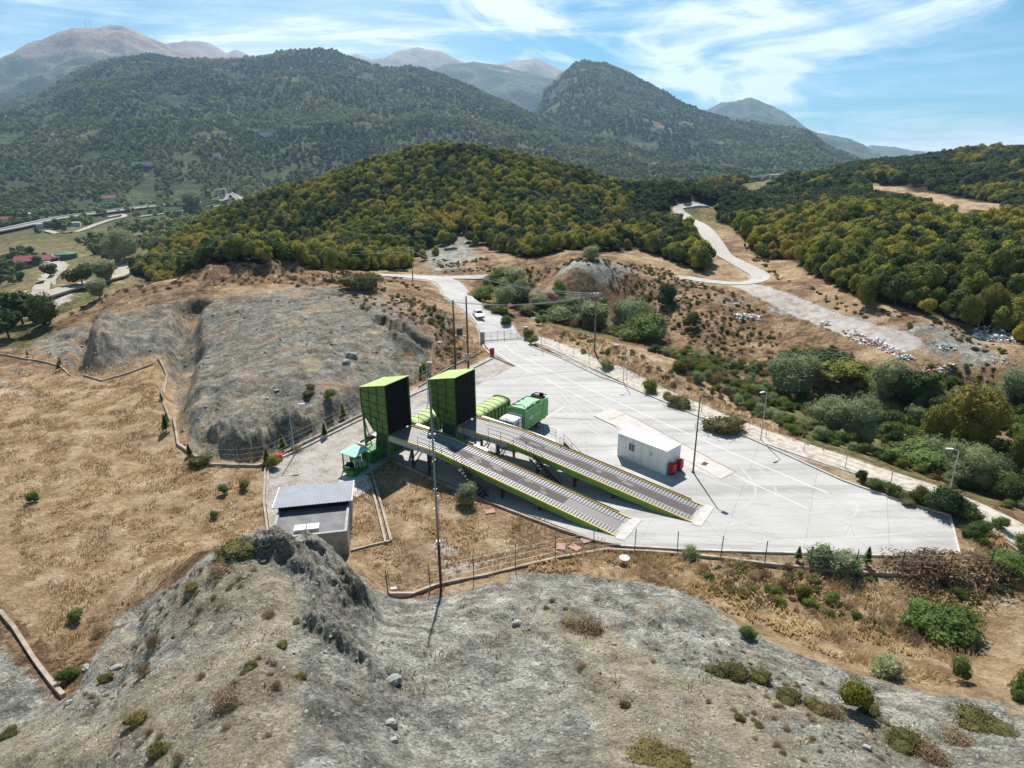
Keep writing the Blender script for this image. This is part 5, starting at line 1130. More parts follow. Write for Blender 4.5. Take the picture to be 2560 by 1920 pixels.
# --- pump house
zf=2.1
fr_=flat(749,1148,zf); br_=flat(733,1086,zf); v=Vector((br_[0]-fr_[0],br_[1]-fr_[1])); vn=v.normalized(); fl_=flat(583,1166,zf)
wv=Vector((fl_[0]-fr_[0],fl_[1]-fr_[1])); Lx=wv.length; ax_=math.atan2(-wv.y,-wv.x); 
e=thing('pump_house',(fl_[0],fl_[1],0),ax_,'small concrete building with grey corrugated canopy and flat roof below the meadow','building')
Dy=abs(Vector((-math.sin(ax_),math.cos(ax_))).dot(v)); print('pump house',Lx,Dy,math.degrees(ax_))
def loc_y(px,py,z):
    q=flat(px,py,z); return (q[0]-fl_[0])*-math.sin(ax_)+(q[1]-fl_[1])*math.cos(ax_)
Dy=loc_y(735,1084,zf+.5)+.0; Dy2=loc_y(733,1041,zf+.32)-.3; print('canopy y',Dy,Dy2)
MB().box(0,Lx,0,.2,-1.2,zf-.03).box(0,Lx,Dy2-.2,Dy2,-.3,zf+.25).box(0,.2,.2,Dy2-.2,-.6,zf-.03).box(Lx-.2,Lx,.2,Dy2-.2,-.6,zf-.03).build('wall',G_['conc'],e)
MB().box(.15,Lx-.15,.15,Dy2-.15,zf-.22,zf-.1).build('flat_roof',G_['roofc'],e)
MB().box(-.03,Lx+.03,-.03,.2,zf-.03,zf+.08).box(-.03,.18,.2,Dy,zf-.03,zf+.08).box(Lx-.18,Lx+.03,.2,Dy,zf-.03,zf+.08).build('parapet',mat('parapet_coping',(.36,.37,.39),.8,noise=.6,nscale=3),e)
MB().box(.1,Lx-.1,Dy+.45,Dy+.5,zf-.2,zf+.46).build('gap_shade',G_['black'],e)  # shade in the gap under the canopy, painted as a black sheet
cr2=MB(); N_=104; X0,X1=-.35,Lx+.25; yy0,yy1=loc_y(735,1084,zf+.5),loc_y(733,1041,zf+.32); z_a,z_b=zf+.5,zf+.32
for k in range(N_):
    xa=X0+(X1-X0)*k/N_; xb=X0+(X1-X0)*(k+1)/N_; h_=(0,.03,.03,0)[k%4]; h2_=(0,.03,.03,0)[(k+1)%4]
    cr2.face([(xa,yy0,z_a+h_),(xb,yy0,z_a+h2_),(xb,yy1,z_b+h2_),(xa,yy1,z_b+h_)])
cr2.face([(X0,yy0,z_a-.03),(X0,yy1,z_b-.03),(X1,yy1,z_b-.03),(X1,yy0,z_a-.03)])
cr2.build('corrugated_canopy',G_['metal'],e)
MB().bar((X1+.02,yy0,z_a),(X1+.02,yy1,z_b),.07,.1).bar((X0-.02,yy0,z_a),(X0-.02,yy1,z_b),.07,.1).build('canopy_edge',G_['white'],e)
MB().box(.02,.12,Dy+.3,Dy+.4,zf-.1,zf+.46).box(Lx-.12,Lx-.02,Dy+.3,Dy+.4,zf-.1,zf+.46).build('canopy_post',G_['dsteel'],e)
for k,x in enumerate((1.75,2.75)):
    hq=MB().box(x,x+.82,.55,1.25,zf-.1,zf+.22).build('roof_hatch',G_['lconc'],e,bevel=.02); MB().box(x-.04,x+.86,.51,1.29,zf+.22,zf+.28).build('hatch_lid',G_['wroof'],hq)
# --- lamps
def lamp(name,base,h,arm,label,mt,group,r=.06,headsz=(.55,.22,.09),headm=None,square=False,double=False):
    e=thing(name,base,0,label,'lamp post',group)
    MB().tube([(0,0,0),(0,0,h*.5),(0,0,h)],[r*1.25,r,r*.75],n=8).build('pole',mt,e,smooth=True)
    MB().box(-.16,.16,-.16,.16,0,.06).build('base_plate',mt,e)
    ax,ay=arm; al=math.hypot(ax,ay); am=MB().tube([(0,0,h-.05),(ax*.25,ay*.25,h+.12),(ax,ay,h+.22)],r*.6,n=6); am.build('arm',mt,e,smooth=True)
    an=math.atan2(ay,ax); hd=MB().box(-.1,headsz[0],-headsz[1]/2,headsz[1]/2,0,headsz[2]).build('lamp_head',headm or mt,e,loc=(ax,ay,h+.2),rz=an,bevel=.02)
    return e
GL=mat('grey_lamp_paint',(.42,.43,.43),.5,noise=.3,nscale=4); BL=mat('brown_lamp_paint',(.075,.04,.032),.5,noise=.3,nscale=4); LH=mat('pale_lamp_head',(.72,.73,.74),.35)
def ground_at_flat(px,py):
    x,y,z=at0(px,py,0,height); return (x,y,z)
lamp('lamp_post',(*flat(1497,1020,0.05),.05),8.0,(.3,-.35),'tall brown lamp post with square flood head beside the white cabin',BL,None,.07,(.42,.42,.14),G_['dsteel'])
for px,py,h,arm,lb in ((1169,752,4.8,(-1.1,.15),'grey lamp post on the right kerb just inside the gate'),(1346,828,5.3,(-.9,.1),'grey lamp post on the right kerb behind the white cabin'),(1643,951,5.6,(-.5,-.3),'grey lamp post on the right kerb beside the track, third from the gate'),(2048,1072,4.6,(-.6,.1),'grey lamp post rising from the bushes at the right end of the yard'),(637,982,5.5,(1.1,.2),'grey lamp post by the low wall left of the near hopper'),(925,868,5.2,(.25,-.1),'grey lamp post standing behind the far hopper'),(938,838,6.2,(.8,.25),'grey lamp post with long arm behind the hoppers near the twin pole')):
    g_=ground_at_flat(px,py); lamp('lamp_post',(g_[0],g_[1],g_[2]-.05),h,arm,lb,GL,'grey lamp posts round the yard',.05,headm=LH)
# mast
g_=ground_at_flat(953,1277); e=thing('lightning_mast',(g_[0],g_[1],g_[2]-.1),0,'very tall slim grey lightning mast rising in front of the hoppers','mast')
MB().tube([(0,0,0),(0,0,4.2)],.10,n=10).build('pole_base',BL,e,smooth=True); MB().tube([(0,0,4.2),(0,0,10),(0,0,15.8)],[.085,.075,.055],n=10).build('pole_shaft',mat('mast_grey',(.22,.22,.22),.5,.2,noise=.4,nscale=3),e,smooth=True); MB().tube([(0,0,15.8),(0,0,17.6)],.02,n=6).build('air_terminal',G_['steel'],e)
fl=MB(); 
for z in (4.2,4.35,8.5,12.2): fl.tube([(0,0,z),(0,0,z+.06)],.17 if z<5 else .12,n=10)
fl.build('flange',G_['steel'],e)
for z,k in ((6.9,0),(7.9,1),(12.6,0),(12.6,1)): MB().box(-.06,.06,-.05,.05,z,z+.12).build('cable_clip',LH,e,loc=(.16 if k else -.16,0,0))
MB().tube([(.14,0,1),(.14,0,12)],.012,n=4).build('earth_cable',G_['black'],e)
# --- utility poles
def upole(base,h,label,cat='utility pole',name='utility_pole',m=None,r=.14,arms=()):
    e=thing(name,base,0,label,cat); MB().tube([(0,0,-.3),(0,0,h)],[r,r*.65],n=9).build('pole',m or G_['wood'],e,smooth=True)
    for z,w,an in arms:
        c_,s_=math.cos(an),math.sin(an); MB().bar((-w*c_,-w*s_,z),(w*c_,w*s_,z),.1).build('cross_arm',G_['dsteel'],e)
        for k in (-1,0,1): MB().tube([(0,0,0),(0,0,.12),(0,0,.24)],[.05,.09,.04],n=8).build('insulator',G_['ceram'],e,loc=(w*.9*k*c_,w*.9*k*s_,z+.05))
    return e
gl=ground_at_flat(984,789); gr_=ground_at_flat(1012,793); d_=Vector((gr_[0]-gl[0],gr_[1]-gl[1],0))
e=thing('transformer_pole',gl,0,'twin dark timber poles carrying a small grey green transformer left of the road','utility pole')
p1=MB().tube([(0,0,-.3),(0,0,9.9)],[.16,.11],n=9).build('pole',G_['wood'],e,smooth=True); p2=MB().tube([(0,0,-.3),(0,0,10.5)],[.16,.11],n=9).build('pole',G_['wood'],e,loc=tuple(d_),smooth=True)
MB().bar((0,0,8.0),(d_.x,d_.y,8.0),.1).build('cross_arm',G_['steel'],e); MB().bar((0,0,4.6),(d_.x,d_.y,4.6),.16).build('platform_beam',G_['steel'],e)
c_=d_*.42; tr=MB().box(c_.x-.42,c_.x+.42,c_.y-.32,c_.y+.32,4.7,5.8).build('transformer',mat('transformer_paint',(.10,.14,.12),.5),e)
fn=MB(); 
for k in range(8): fn.box(c_.x-.40+k*.11,c_.x-.37+k*.11,c_.y-.45,c_.y-.33,4.85,5.6)
fn.build('cooling_fins',G_['dsteel'],tr)
for k in range(4): MB().tube([(c_.x-.35+k*.24,c_.y,5.8),(c_.x-.35+k*.24,c_.y,6.15)],.06).build('bushing',G_['ceram'],tr)
MB().box(d_.x-.3,d_.x+.3,d_.y-.35,d_.y-.12,.9,2.0).build('meter_box',G_['steel'],e)
MB().tube([(0,0,9.7),(.5,.1,10.1),(1.0,.1,9.8),(d_.x,d_.y,10.0)],.02,n=4).tube([(0,0,9.4),(.6,.1,9.7),(d_.x,d_.y,9.3)],.02,n=4).build('jumper_wire',G_['dsteel'],e)
gp=ground_at_flat(1284,757); pw=upole(gp,9.3,'grey brown utility pole with two cross arms beside the outer track',m=mat('grey_pole_timber',(.2,.16,.13),.9,noise=1,nscale=3),arms=((8.9,.9,.2),(8.0,1.1,.35)))
MB().box(-.5,.4,-.2,.1,8.7,9.2).build('switch_gear',G_['steel'],pw)
gq=ground_at_flat(892,607); upole(gq,7.4,'slim dark utility pole by the bend of the access road',arms=((7.2,.5,.1),(6.6,.5,.1),(6.0,.5,.1)),r=.12)
gk=ground_at_flat(1130,1000) if False else None
def wires(A,B,offs,sag,label):
    e=thing('power_lines',A,0,label,'power lines'); 
    for o_ in offs:
        a=Vector(o_); b=Vector(B)-Vector(A)+Vector(o_); pts=[tuple(a.lerp(b,t)-Vector((0,0,sag*4*t*(1-t)))) for t in np.linspace(0,1,14)]
        MB().tube(pts,.02,n=4,cap=False).build('wire',WIRE,e)
WIRE=mat('aluminium_wire',(.5,.5,.5),.4,.4)
wires((gp[0],gp[1],gp[2]+8.9),(gl[0],gl[1],gl[2]+9.6),[(-.8,0,0),(0,0,0),(.8,0,0)],.9,'overhead wires from the track side pole to the twin transformer pole')
wires((gp[0],gp[1],gp[2]+9.1),(gq[0],gq[1],gq[2]+7.2),[(-.7,0,0),(0,0,-.3),(.7,0,0)],2.2,'overhead wires from the track side pole to the pole at the road bend')
zz=atd(440,560,190); wires((gq[0],gq[1],gq[2]+7.0),(gq[0]-75,gq[1]+10,gq[2]+6.2),[(-.2,0,0),(0,0,-.6)],1.0,'overhead wires running left from the road bend pole past the hill')
# --- gate
A=flat(1042,738,.1); B=flat(1136,727,.1); dv=Vector((B[0]-A[0],B[1]-A[1])); gaz=math.atan2(dv.y,dv.x); gL=dv.length
for k,(p_,lb) in enumerate(((A,'left grey concrete gate pillar beside the access road'),(B,'right grey concrete gate pillar beside the access road'))):
    e=thing('gate_pillar',(p_[0],p_[1],0),gaz,lb,'gate pillar','concrete gate pillars'); MB().box(-.28,.28,-.28,.28,-.2,1.75).build('shaft',G_['conc'],e); MB().box(-.33,.33,-.33,.33,1.75,1.85).build('cap',G_['lconc'],e)
e=thing('entrance_gate',(A[0],A[1],.1),gaz,'closed two leaf grey steel bar gate across the access road','gate')
for k in range(2):
    x0_=.4+k*(gL-.8)/2; x1_=x0_+(gL-.8)/2-.05; lf=MB()
    for z in (.12,1.45): lf.bar((x0_,0,z),(x1_,0,z),.05)
    for j in range(4): x=x0_+(x1_-x0_)*j/3; lf.bar((x,0,.1),(x,0,1.46),.05)
    lo_=lf.build('gate_leaf',G_['beam'],e); bs=MB()
    for j in range(24): x=x0_+(x1_-x0_)*(j+.5)/24; bs.bar((x,0,.14),(x,0,1.43),.012)
    bs.build('gate_bars',G_['steel'],lo_)
# red boxes
for px,py,lb in ((1063,768,'single red fire hose box on the kerb inside the gate'),):
    g_=flat(px,py,0); e=thing('fire_hose_box',(g_[0],g_[1],.02),.3,lb,'fire box'); MB().box(-.35,.35,-.2,.2,.2,1.2).build('body',G_['red'],e,bevel=.03); MB().box(-.2,.2,-.12,.12,0,.2).build('stand',G_['dsteel'],e)
g_=ground_at_flat(600,992); e=thing('red_crate',(g_[0],g_[1],g_[2]),.3,'small orange red crate in the weeds by the left low wall','crate'); MB().box(-.5,.5,-.35,.35,0,.55).build('body',mat('orange_red_plastic',(.5,.08,.03),.6),e,bevel=.03); MB().box(-.42,.42,-.28,.28,.56,.58).build('lid',G_['red'],e)
# --- car
cx_,cy_,cz_=at0(1034,687,0,height); e=thing('parked_car',(cx_,cy_,gz(cx_,cy_)+.14),R(-52)+math.pi/2+R(90)+R(30)*0,'silver white hatchback stopped on the access road beyond the gate','car')
cv=lambda prof,y0,y1:MB().prism(prof,'y',y0,y1)
CARM=mat('silver_car_paint',(.68,.69,.71),.25,.2,spec=.6)
e.rotation_euler[2]=R(-74); e.scale=(.9,.9,.9)
bd=cv([(-1.95,.3),(-2.0,.75),(-1.85,.95),(1.0,.98),(1.85,.78),(2.0,.6),(1.98,.3)],-.84,.84).build('body',CARM,e,bevel=.08)
cbn=MB(); P=[(-1.8,.95,.76),(-1.35,1.44,.60),(.15,1.44,.60),(.95,.96,.74)]
L1=[(x,-w_,z) for x,z,w_ in P]; L2=[(x,w_,z) for x,z,w_ in P]
cbn.face([L1[0],L1[1],L1[2],L1[3]]); cbn.face([L2[3],L2[2],L2[1],L2[0]]); cbn.face([L1[1],L2[1],L2[2],L1[2]]); cbn.face([L1[0],L2[0],L2[1],L1[1]]); cbn.face([L1[2],L2[2],L2[3],L1[3]]); cbn.build('cabin',CARM,e)
MB().face([(.18,-.55,1.425),(.18,.55,1.425),(.92,.66,.99),(.92,-.66,.99)]).build('windscreen',G_['glass'],e,loc=(.02,0,.012))
for s_ in (-1,1): MB().face([(-1.5,s_*.715,1.0),(-1.2,s_*.625,1.38),(.1,s_*.625,1.38),(.7,s_*.715,1.0)]).build('side_window',G_['glass'],e,loc=(0,s_*.012,0))
for x in (-1.25,1.25):
    for s_ in (-1,1):
        y=s_*.76; w_=MB().tube([(x,y-.1,.31),(x,y+.1,.31)],.31,n=16).build('wheel',G_['tyre'],e); MB().tube([(x,y+s_*.095,.31),(x,y+s_*.108,.31)],.19,n=12).build('rim',G_['steel'],w_)
for s_ in (-.6,.6): MB().box(1.93,2.02,s_-.2,s_+.2,.6,.74).build('headlight',G_['glass'],e)
MB().box(1.96,2.02,-.5,.5,.35,.52).build('grille',G_['black'],e)
# ---------------------------------------------------------------- individual plants
def ground_px(px,py): 
    x,y,z=at0(px,py,0,height); return x,y,gz(x,y)
def plant(kind,px,py,hpx,label,group=None,tree=False,asp=1.0,cat='shrub'):
    x,y,z=ground_px(px,py); d=math.sqrt(x*x+y*y+(HC-z)**2); hm=hpx*d/FOC/.9
    i=random.randrange(9)
    if tree:
        s=hm/6.0; return put_tree(kind,i,(x,y,z-.05),s*asp,random.uniform(0,6),label,group,s)
    s=hm/1.35; return put_shrub(kind,i,(x,y,z-.05),s*asp,random.uniform(0,6),label,group,s,cat)
def coni(px,py,hpx,label):
    x,y,z=ground_px(px,py); d=math.sqrt(x*x+y*y+(HC-z)**2); h=hpx*d/FOC/.85
    e=empty('young_conifer',(x,y,z),random.uniform(0,6)); e.scale=(h,h,h); tag(e,label,'tree','young conifers by the site walls')
    c=CONI.copy(); COL.objects.link(c); c.parent=e; MB().tube([(0,0,-.05),(0,0,.9)],[.03,.008],n=5).build('trunk',M['bark'],e)
for px,py,h,lb in ((578,1003,30,'young conifer beside the red crate at the left low wall'),(612,975,32,'young conifer by the left grey lamp post'),(702,945,28,'young conifer on the grass strip midway along the plateau fence'),(742,905,30,'young conifer beside the left edge of the near hopper'),
  (360,932,30,'taller dark conifer beside the zigzag wall'),(362,916,20,'small conifer just above the one at the zigzag wall'),(350,868,16,'tiny conifer at the bend of the zigzag wall'),(909,812,20,'young conifer in the gap between the two hoppers'),(410,985,22,'young conifer near the lower end of the zigzag wall'),
  (131,790,14,'tiny conifer at the corner of the far left wall'),(128,800,14,'tiny conifer just below the far left wall corner'),(60,770,10,'tiny conifer at the far left wall'),(1723,1212,28,'young dark conifer growing at the front fence'),(1871,1222,34,'taller young conifer growing at the front fence on the right')): coni(px,py,h,lb)
SH=[('yellow',718,600,58,'T','bright lime green tall tree on the plateau skyline',.9),('lime2',748,590,34,'T','small bright lime tree right of the taller skyline tree',.9),
('olive',788,622,52,'S','round olive bush on the plateau edge near the skyline trees',1),('dark',103,705,42,'S','dark oval bush on the slope at the left of the plateau',.8),
('olive',436,1003,28,'S','round bush at the low wall corner of the meadow',1.1),('yellow',592,1010,22,'S','yellow green weed bush beside the red crate',1),('green',485,1068,17,'S','green bush in the dry meadow, left of the double walls',.8),('yellow',528,1058,17,'S','yellow green bush in the dry meadow by the double walls',.9),
('green',462,1120,13,'S','lower green bush in the dry meadow',.9),('green',70,1085,14,'S','small green tuft alone on the far left of the meadow',1),('green',167,1338,20,'S','green tuft in the meadow above the rock mound',1),('green',148,1470,22,'S','bright green tuft at the left foot of the rock mound',1),('green',713,862,18,'S','green bush on the grey plateau above the near hopper',1),('olive',666,855,18,'S','olive bush left of the one above the near hopper',1),('olive',671,838,14,'S','small olive bush on the grey plateau',1),('dry',640,975,16,'S','dry weed at the foot of the left lamp post',1),
('willow',1005,1090,36,'S','tall grey green broom bush overhanging the wall below the near ramp',.85),('yellow',920,800,16,'S','yellow weed bush right of the far hopper',1.2),
('willow',1373,720,78,'T','big grey green willow in the gully right of the utility pole',1.3),('willow',1345,712,60,'T','smaller willow joined to the big gully willow',1.2),('green',1390,735,48,'S','dark green bush below the gully willow',1.5),('dark',1439,660,34,'S','dark bush on the dry bank above the gully',1),('green',1493,706,26,'S','small green bush on the bank right of the gully willow',.8),
('green',1089,672,52,'T','fresh green tree right of the stopped car',1.2),('green',1126,648,48,'T','taller green tree behind the one by the car',1),('green',1081,606,24,'S','green bush by the side lane junction',1.3),('willow',1104,618,30,'S','grey bush by the side lane junction',1.5),('green',1044,650,28,'S','green bush at the roadside bend',1.4),('green',1100,630,24,'S','low green bush under the overhead wires',1.5),('dark',1124,660,26,'S','dark bush under the tall green roadside tree',1.3),
('yellow',1063,672,16,'S','yellow flowering bush by the road',1.6),('yellow',1077,680,18,'S','yellow bush just below the flowering one',1.5),('yellow',1135,676,15,'S','yellow bush in the gully right of the roadside trees',2),('green',1094,703,20,'S','green bush on the verge above the gate',1),
('green',1208,636,26,'S','dark green bush on the brown mound',.9),('willow',1223,672,24,'S','grey green gully bush, left of the big willow',2),('willow',1270,696,34,'S','dull green gully bush close to the utility pole',1.8),('willow',1213,692,20,'S','low grey bush near the gully rim',2.2),('willow',1170,658,18,'S','low grey bush under the wires',2),('green',1169,703,18,'S','small green tree by the first kerb lamp',.9),('green',1153,743,16,'S','green bush at the kerb under the first lamp',1),('green',1140,733,18,'S','green bush beside the right gate pillar',.9),('green',1260,762,8,'S','small tuft on the outer track',1.3),
('willow',1274,560,20,'S','light grey green bush at the foot of the forest',1.3),('green',1310,800,18,'S','green bush between kerb and outer track',1.1),('yellow',1405,846,22,'S','yellow green bush on the kerb verge',1.2),('olive',1464,876,32,'S','olive broom bush on the verge behind the cabin',1.2),('yellow',1440,862,14,'S','small yellow bush on the verge behind the cabin',1),('olive',1568,930,44,'S','big round olive bush spreading over the yard kerb',1.35),
('willow',1690,858,90,'T','big rounded grey green willow on the gully edge',1.3),('willow',1730,846,70,'T','willow crown right behind the rounded one',1.2),('willow',1908,870,95,'T','tall leaning willow in the right gully',.9),('willow',1794,935,80,'T','pale willow above the green bank',1.3),('willow',1853,955,84,'T','pale willow right of the green bank middle',1.1),('dark',1760,800,30,'S','dark green thicket behind the willows',3),('yellow',1830,815,26,'S','yellow green creeping thicket behind the willows',3),('dark',1945,860,60,'T','dark tree in the right gully behind the leaning willow',1.2),('dark',1990,850,46,'T','dark tree further right in the gully',1.3),
('bigoak',2012,985,120,'T','large golden olive oak in the right gully',.75),('bigoak',2095,975,130,'T','largest dark golden oak at the right',.95),('willow',2053,1030,90,'T','dull green tree in front of the golden oaks',.9),('willow',2100,1050,70,'T','dull green tree above the right track',1.1),('bigoak',2208,1040,110,'T','golden oak cut by the right picture edge',.7),('green',1990,1000,40,'S','green thicket below the golden oaks',2.5),
('willow',2130,900,60,'T','grey green tree behind the golden oaks',1.4),('willow',2190,870,60,'T','grey green tree by the right edge',1.4),('green',2070,900,46,'T','mid green tree behind the golden oaks, left one',1.3),
('bigoak',1871,664,56,'T','lone golden tree in front of the right forest',.8),('bigoak',2087,712,56,'T','golden tree left of the rubbish heap on the right',.8),('yellow',2157,685,36,'S','yellow tree on the bank right of the rubbish heap track',1),('bigoak',2140,690,60,'T','olive tree below the right forest',.8),
('dark',1858,1040,26,'S','dark round bush at the left end of the kerb hedge',.8),('green',1890,1055,26,'S','second bush of the kerb hedge',1.3),('green',1925,1068,28,'S','third bush of the kerb hedge',1.3),('olive',1960,1082,30,'S','olive bush in the middle of the kerb hedge',1.3),('dark',1985,1086,34,'S','dark upright bush in the kerb hedge',.9),('green',2010,1096,32,'S','bush of the kerb hedge left of the lamp post',1.3),('dark',2040,1108,34,'S','dark bush at the lamp post foot',1.2),('green',2075,1112,40,'S','large green bush ending the kerb hedge',1.1),('olive',2105,1118,26,'S','low olive bush right of the kerb hedge',1.2),
('green',2105,1160,24,'S','green weed right of the yard end',1.1),('green',2125,1148,18,'S','small green weed near the right track wall',1),('yellow',2120,1180,14,'S','yellow weed at the yard corner',1),('green',2160,1142,20,'S','green weed by the track wall',.9),('green',2205,1185,22,'S','green weed at the right edge by the track',.9),
('dry',1960,1232,30,'S','brown thorn thicket on the front fence, left part',2),('dry',2010,1236,38,'S','brown thorn thicket on the front fence, second clump',1.8),('dry',2060,1240,40,'S','tallest brown thorn clump on the front fence',1.8),('dry',2110,1240,36,'S','brown thorn clump right of the tallest',1.8),('green',2170,1240,28,'S','greenish clump at the right end of the front fence',1.6),('willow',1490,1206,18,'S','grey green weed at the front fence centre',1.4),('willow',1770,1220,26,'S','green trailing thicket on the fence, left part',1.5),('willow',1820,1226,28,'S','green trailing thicket on the fence beside the tall conifer',1.6),
('olive',1601,1285,34,'S','dark tuft below the front fence',.8),('yellow',1736,1292,24,'S','bright tuft in the dry ditch',.8),('green',1676,1285,18,'S','small green tuft in the dry ditch',.9),('green',1613,1378,24,'S','green tuft at the shale edge',.9),('olive',1592,1462,60,'S','large olive cushion bush on the shale slope',.95),('olive',1646,1472,52,'S','olive cushion bush touching the large one',.9),('olive',1552,1455,36,'S','brownish left flank of the cushion bushes',1.2),('olive',1700,1510,36,'S','low mossy cushion bush in the shale',1.7),('olive',1760,1530,34,'S','mossy cushion bush left of the bright one',1.6),('yellow',1838,1530,52,'S','bright green bush topped by a dead branch',.75),('olive',1880,1540,36,'S','brown olive scrub right of the bright bush',1.3),('dry',1800,1545,30,'S','dry scrub below the bright bush',1.8),
('green',2056,1375,44,'S','big green bramble thicket in the dry ditch',1.4),('green',1990,1350,34,'S','green bramble left of the big thicket',1.5),('green',2068,1468,34,'S','green sapling clump in the golden grass',.6),('green',2206,1505,40,'S','dark green bush cut by the right edge',.7),('willow',1910,1455,30,'S','pale leafy weed on the shale edge',1.3),
('dry',1193,1300,16,'S','small dry tuft on the upper shale',1),('dry',1258,1440,20,'S','grey brown tuft on the shale, centre',1.2),('olive',1353,1525,26,'S','spiky brown green tuft on the lower shale',.9),('dry',1531,1518,18,'S','small spiky tuft on the lower shale right of centre',.9),('olive',1598,1555,28,'S','spiky tuft on the lower right shale',.9),('dry',1416,1403,14,'S','reddish low cushion on the shale',1.3),('dry',1411,1430,12,'S','tiny reddish cushion below the other',1.2),('dry',1771,1625,16,'S','tiny dark spike plant near the bottom',.7),('dry',1678,1612,16,'S','reddish cushion near the bottom right',1.4),
('olive',1400,1640,46,'S','dark scrub patch at the bottom edge',2.2),('olive',1460,1650,40,'S','dark scrub patch right beside it at the bottom edge',2),('olive',1950,1610,50,'S','dark olive scrub streak at the lower right',1.6),('dry',2010,1640,44,'S','brown scrub below the olive streak',1.5),('olive',2110,1570,50,'S','olive scrub patch at the right, upper',1.8),('dry',2060,1600,36,'S','brown scrub between the right patches',1.8),('dry',1270,1360,40,'S','red brown dry scrub patch in the shale hollow',2),('dry',1230,1345,26,'S','red brown scrub left of the hollow patch',1.8),
('olive',525,1190,30,'S','olive green cushion on the mound summit',1.9),('olive',490,1200,22,'S','darker cushion left of the summit one',1.8),('dry',475,1236,20,'S','dark brown cushion below the summit',1.6),('olive',417,1272,26,'S','dark cushion on the mound ridge',1.3),('dry',582,1328,22,'S','red brown dry cushion on the tan slope',1.3),('olive',640,1345,14,'S','yellowish wisp on the tan slope',1.4),('olive',610,1398,32,'S','green cushion on the tan slope',.9),('olive',542,1440,32,'S','olive cushion in the middle of the tan slope',.9),('olive',650,1464,26,'S','round olive cushion near the grey edge',1),('dry',597,1486,30,'S','dark red brown cushion near the grey edge',.8),('dry',435,1465,22,'S','small red brown cushion on the left slope',1),('dry',492,1520,54,'S','large mixed brown scrub on the tan slope',1.2),('dry',335,1395,40,'S','dark brown scrub in the left gully',.8),('dry',310,1460,40,'S','brown scrub lower in the left gully',.8),('olive',300,1560,50,'S','brown olive scrub at the bottom left',.8),('olive',340,1630,50,'S','olive scrub at the bottom left of the slope',.8),('dry',385,1645,36,'S','red brown scrub at the bottom',.7),('dry',490,1572,20,'S','dry tuft low on the slope',1.2),('dry',580,1590,14,'S','small straw tuft low on the slope',1.4),('olive',225,1470,26,'S','olive tuft on the stony left flank',1),('olive',20,1590,24,'S','olive tuft in the bottom left corner',1.3),('dry',215,1370,34,'S','dark scrub hanging on the mound edge',1)]
for it in SH:
    k,px,py,h,t,lb,asp=it
    if t=='S' and py>1250 and k in ('olive','dry'): h*=.62; asp=1+(asp-1)*.9 if asp>1 else asp
    if 'hedge' in lb: h*=.72
    if 'golden' in lb and 'oak' in lb: h*=.82
    if t=='T':
        kk={'yellow':'lime','lime2':'lime','green':'willow'}.get(k,k); plant(kk,px,py,h,lb,None,True,asp)
    else: plant({'lime2':'yellow'}.get(k,k),px,py,h,lb,None,False,asp)
# ground-hugging scrub mass in the gullies
def scrub_stuff(name,polys,cell,kinds,smin,smax,seed,thr=-9,r1=300):
    x,y=scatter(cell,20,r1,R(-42),R(44),seed); k=np.zeros(len(x),bool)
    for p in polys: k|=in_poly(lp(p),x,y)
    k&=fbm(x,y,9,3,seed+50)>thr
    for ln,d in ((PATH,3.4),(DIRT,3.6),(HAIR,3),(ROAD,4.2)): k&=~near_line(ln,x,y,d)
    k&=polysd(FLAT,np.arctan2(x,y),np.log(np.hypot(x,y)))<0
    x,y=x[k],y[k]; g=np.random.default_rng(seed); n=len(x); print(name,n)
    return inst_stuff(name,x,y,height(x,y)-.08,g.uniform(0,6.28,n),g.uniform(smin,smax,n),g.integers(0,len(kinds),n),kinds)
# the sources for the scrub are crowns that stand in the scene as single shrubs
def src(kind): 
    for o in COL.objects:
        if o.name.startswith('shrub') and o.data==SHR[kind][0].data: return o
sG,sO,sD,sW,sY,sK=[src(k) for k in ('green','olive','dry','willow','yellow','dark')]
scrub_stuff('gully_scrub',[[(1700,760),(1800,755),(1880,800),(1960,850),(2230,880),(2230,1130),(2150,1090),(2000,1030),(1850,975),(1720,945),(1600,885),(1480,820),(1400,760),(1500,745),(1600,790)]],1.4,[sG,sW,sD,sO,sG,sY],.45,1.05,700,-.10)
scrub_stuff('gully_thicket',[[(1870,840),(2000,815),(2230,835),(2230,1100),(2130,1075),(2000,1010),(1900,950)]],2.6,[sG,sW,sK,sG],1.0,2.0,705,-.25)
scrub_stuff('gully_bushes',[[(1040,605),(1130,600),(1180,640),(1300,650),(1420,640),(1440,720),(1400,745),(1300,720),(1200,700),(1110,680)]],2.4,[sG,sW,sO,sD],.7,1.5,710,-.05)
scrub_stuff('dry_scrub',[[(1150,570),(1400,570),(1600,640),(1700,700),(1650,800),(1550,790),(1440,700),(1300,640)],[(930,560),(1100,560),(1200,590),(960,590)],[(900,640),(980,700),(1000,780),(960,790),(930,740),(830,640)],[(1560,480),(1650,600),(1800,665),(1950,720),(2200,770),(2080,705),(1850,655),(1700,610),(1640,545)],[(1180,730),(1300,770),(1420,825),(1600,890),(1580,850),(1400,780),(1250,720)],[(1920,790),(2200,780),(2230,870),(2000,830)]],1.35,[sD,sO,sD,sO,sG],.22,.62,720,-.14)
scrub_stuff('plateau_scrub',[[(300,600),(560,560),(880,605),(960,660),(1000,760),(900,800),(700,620),(400,620),(200,660),(120,720),(130,690)]],1.9,[sD,sO,sD,sD],.25,.62,730,-.08)
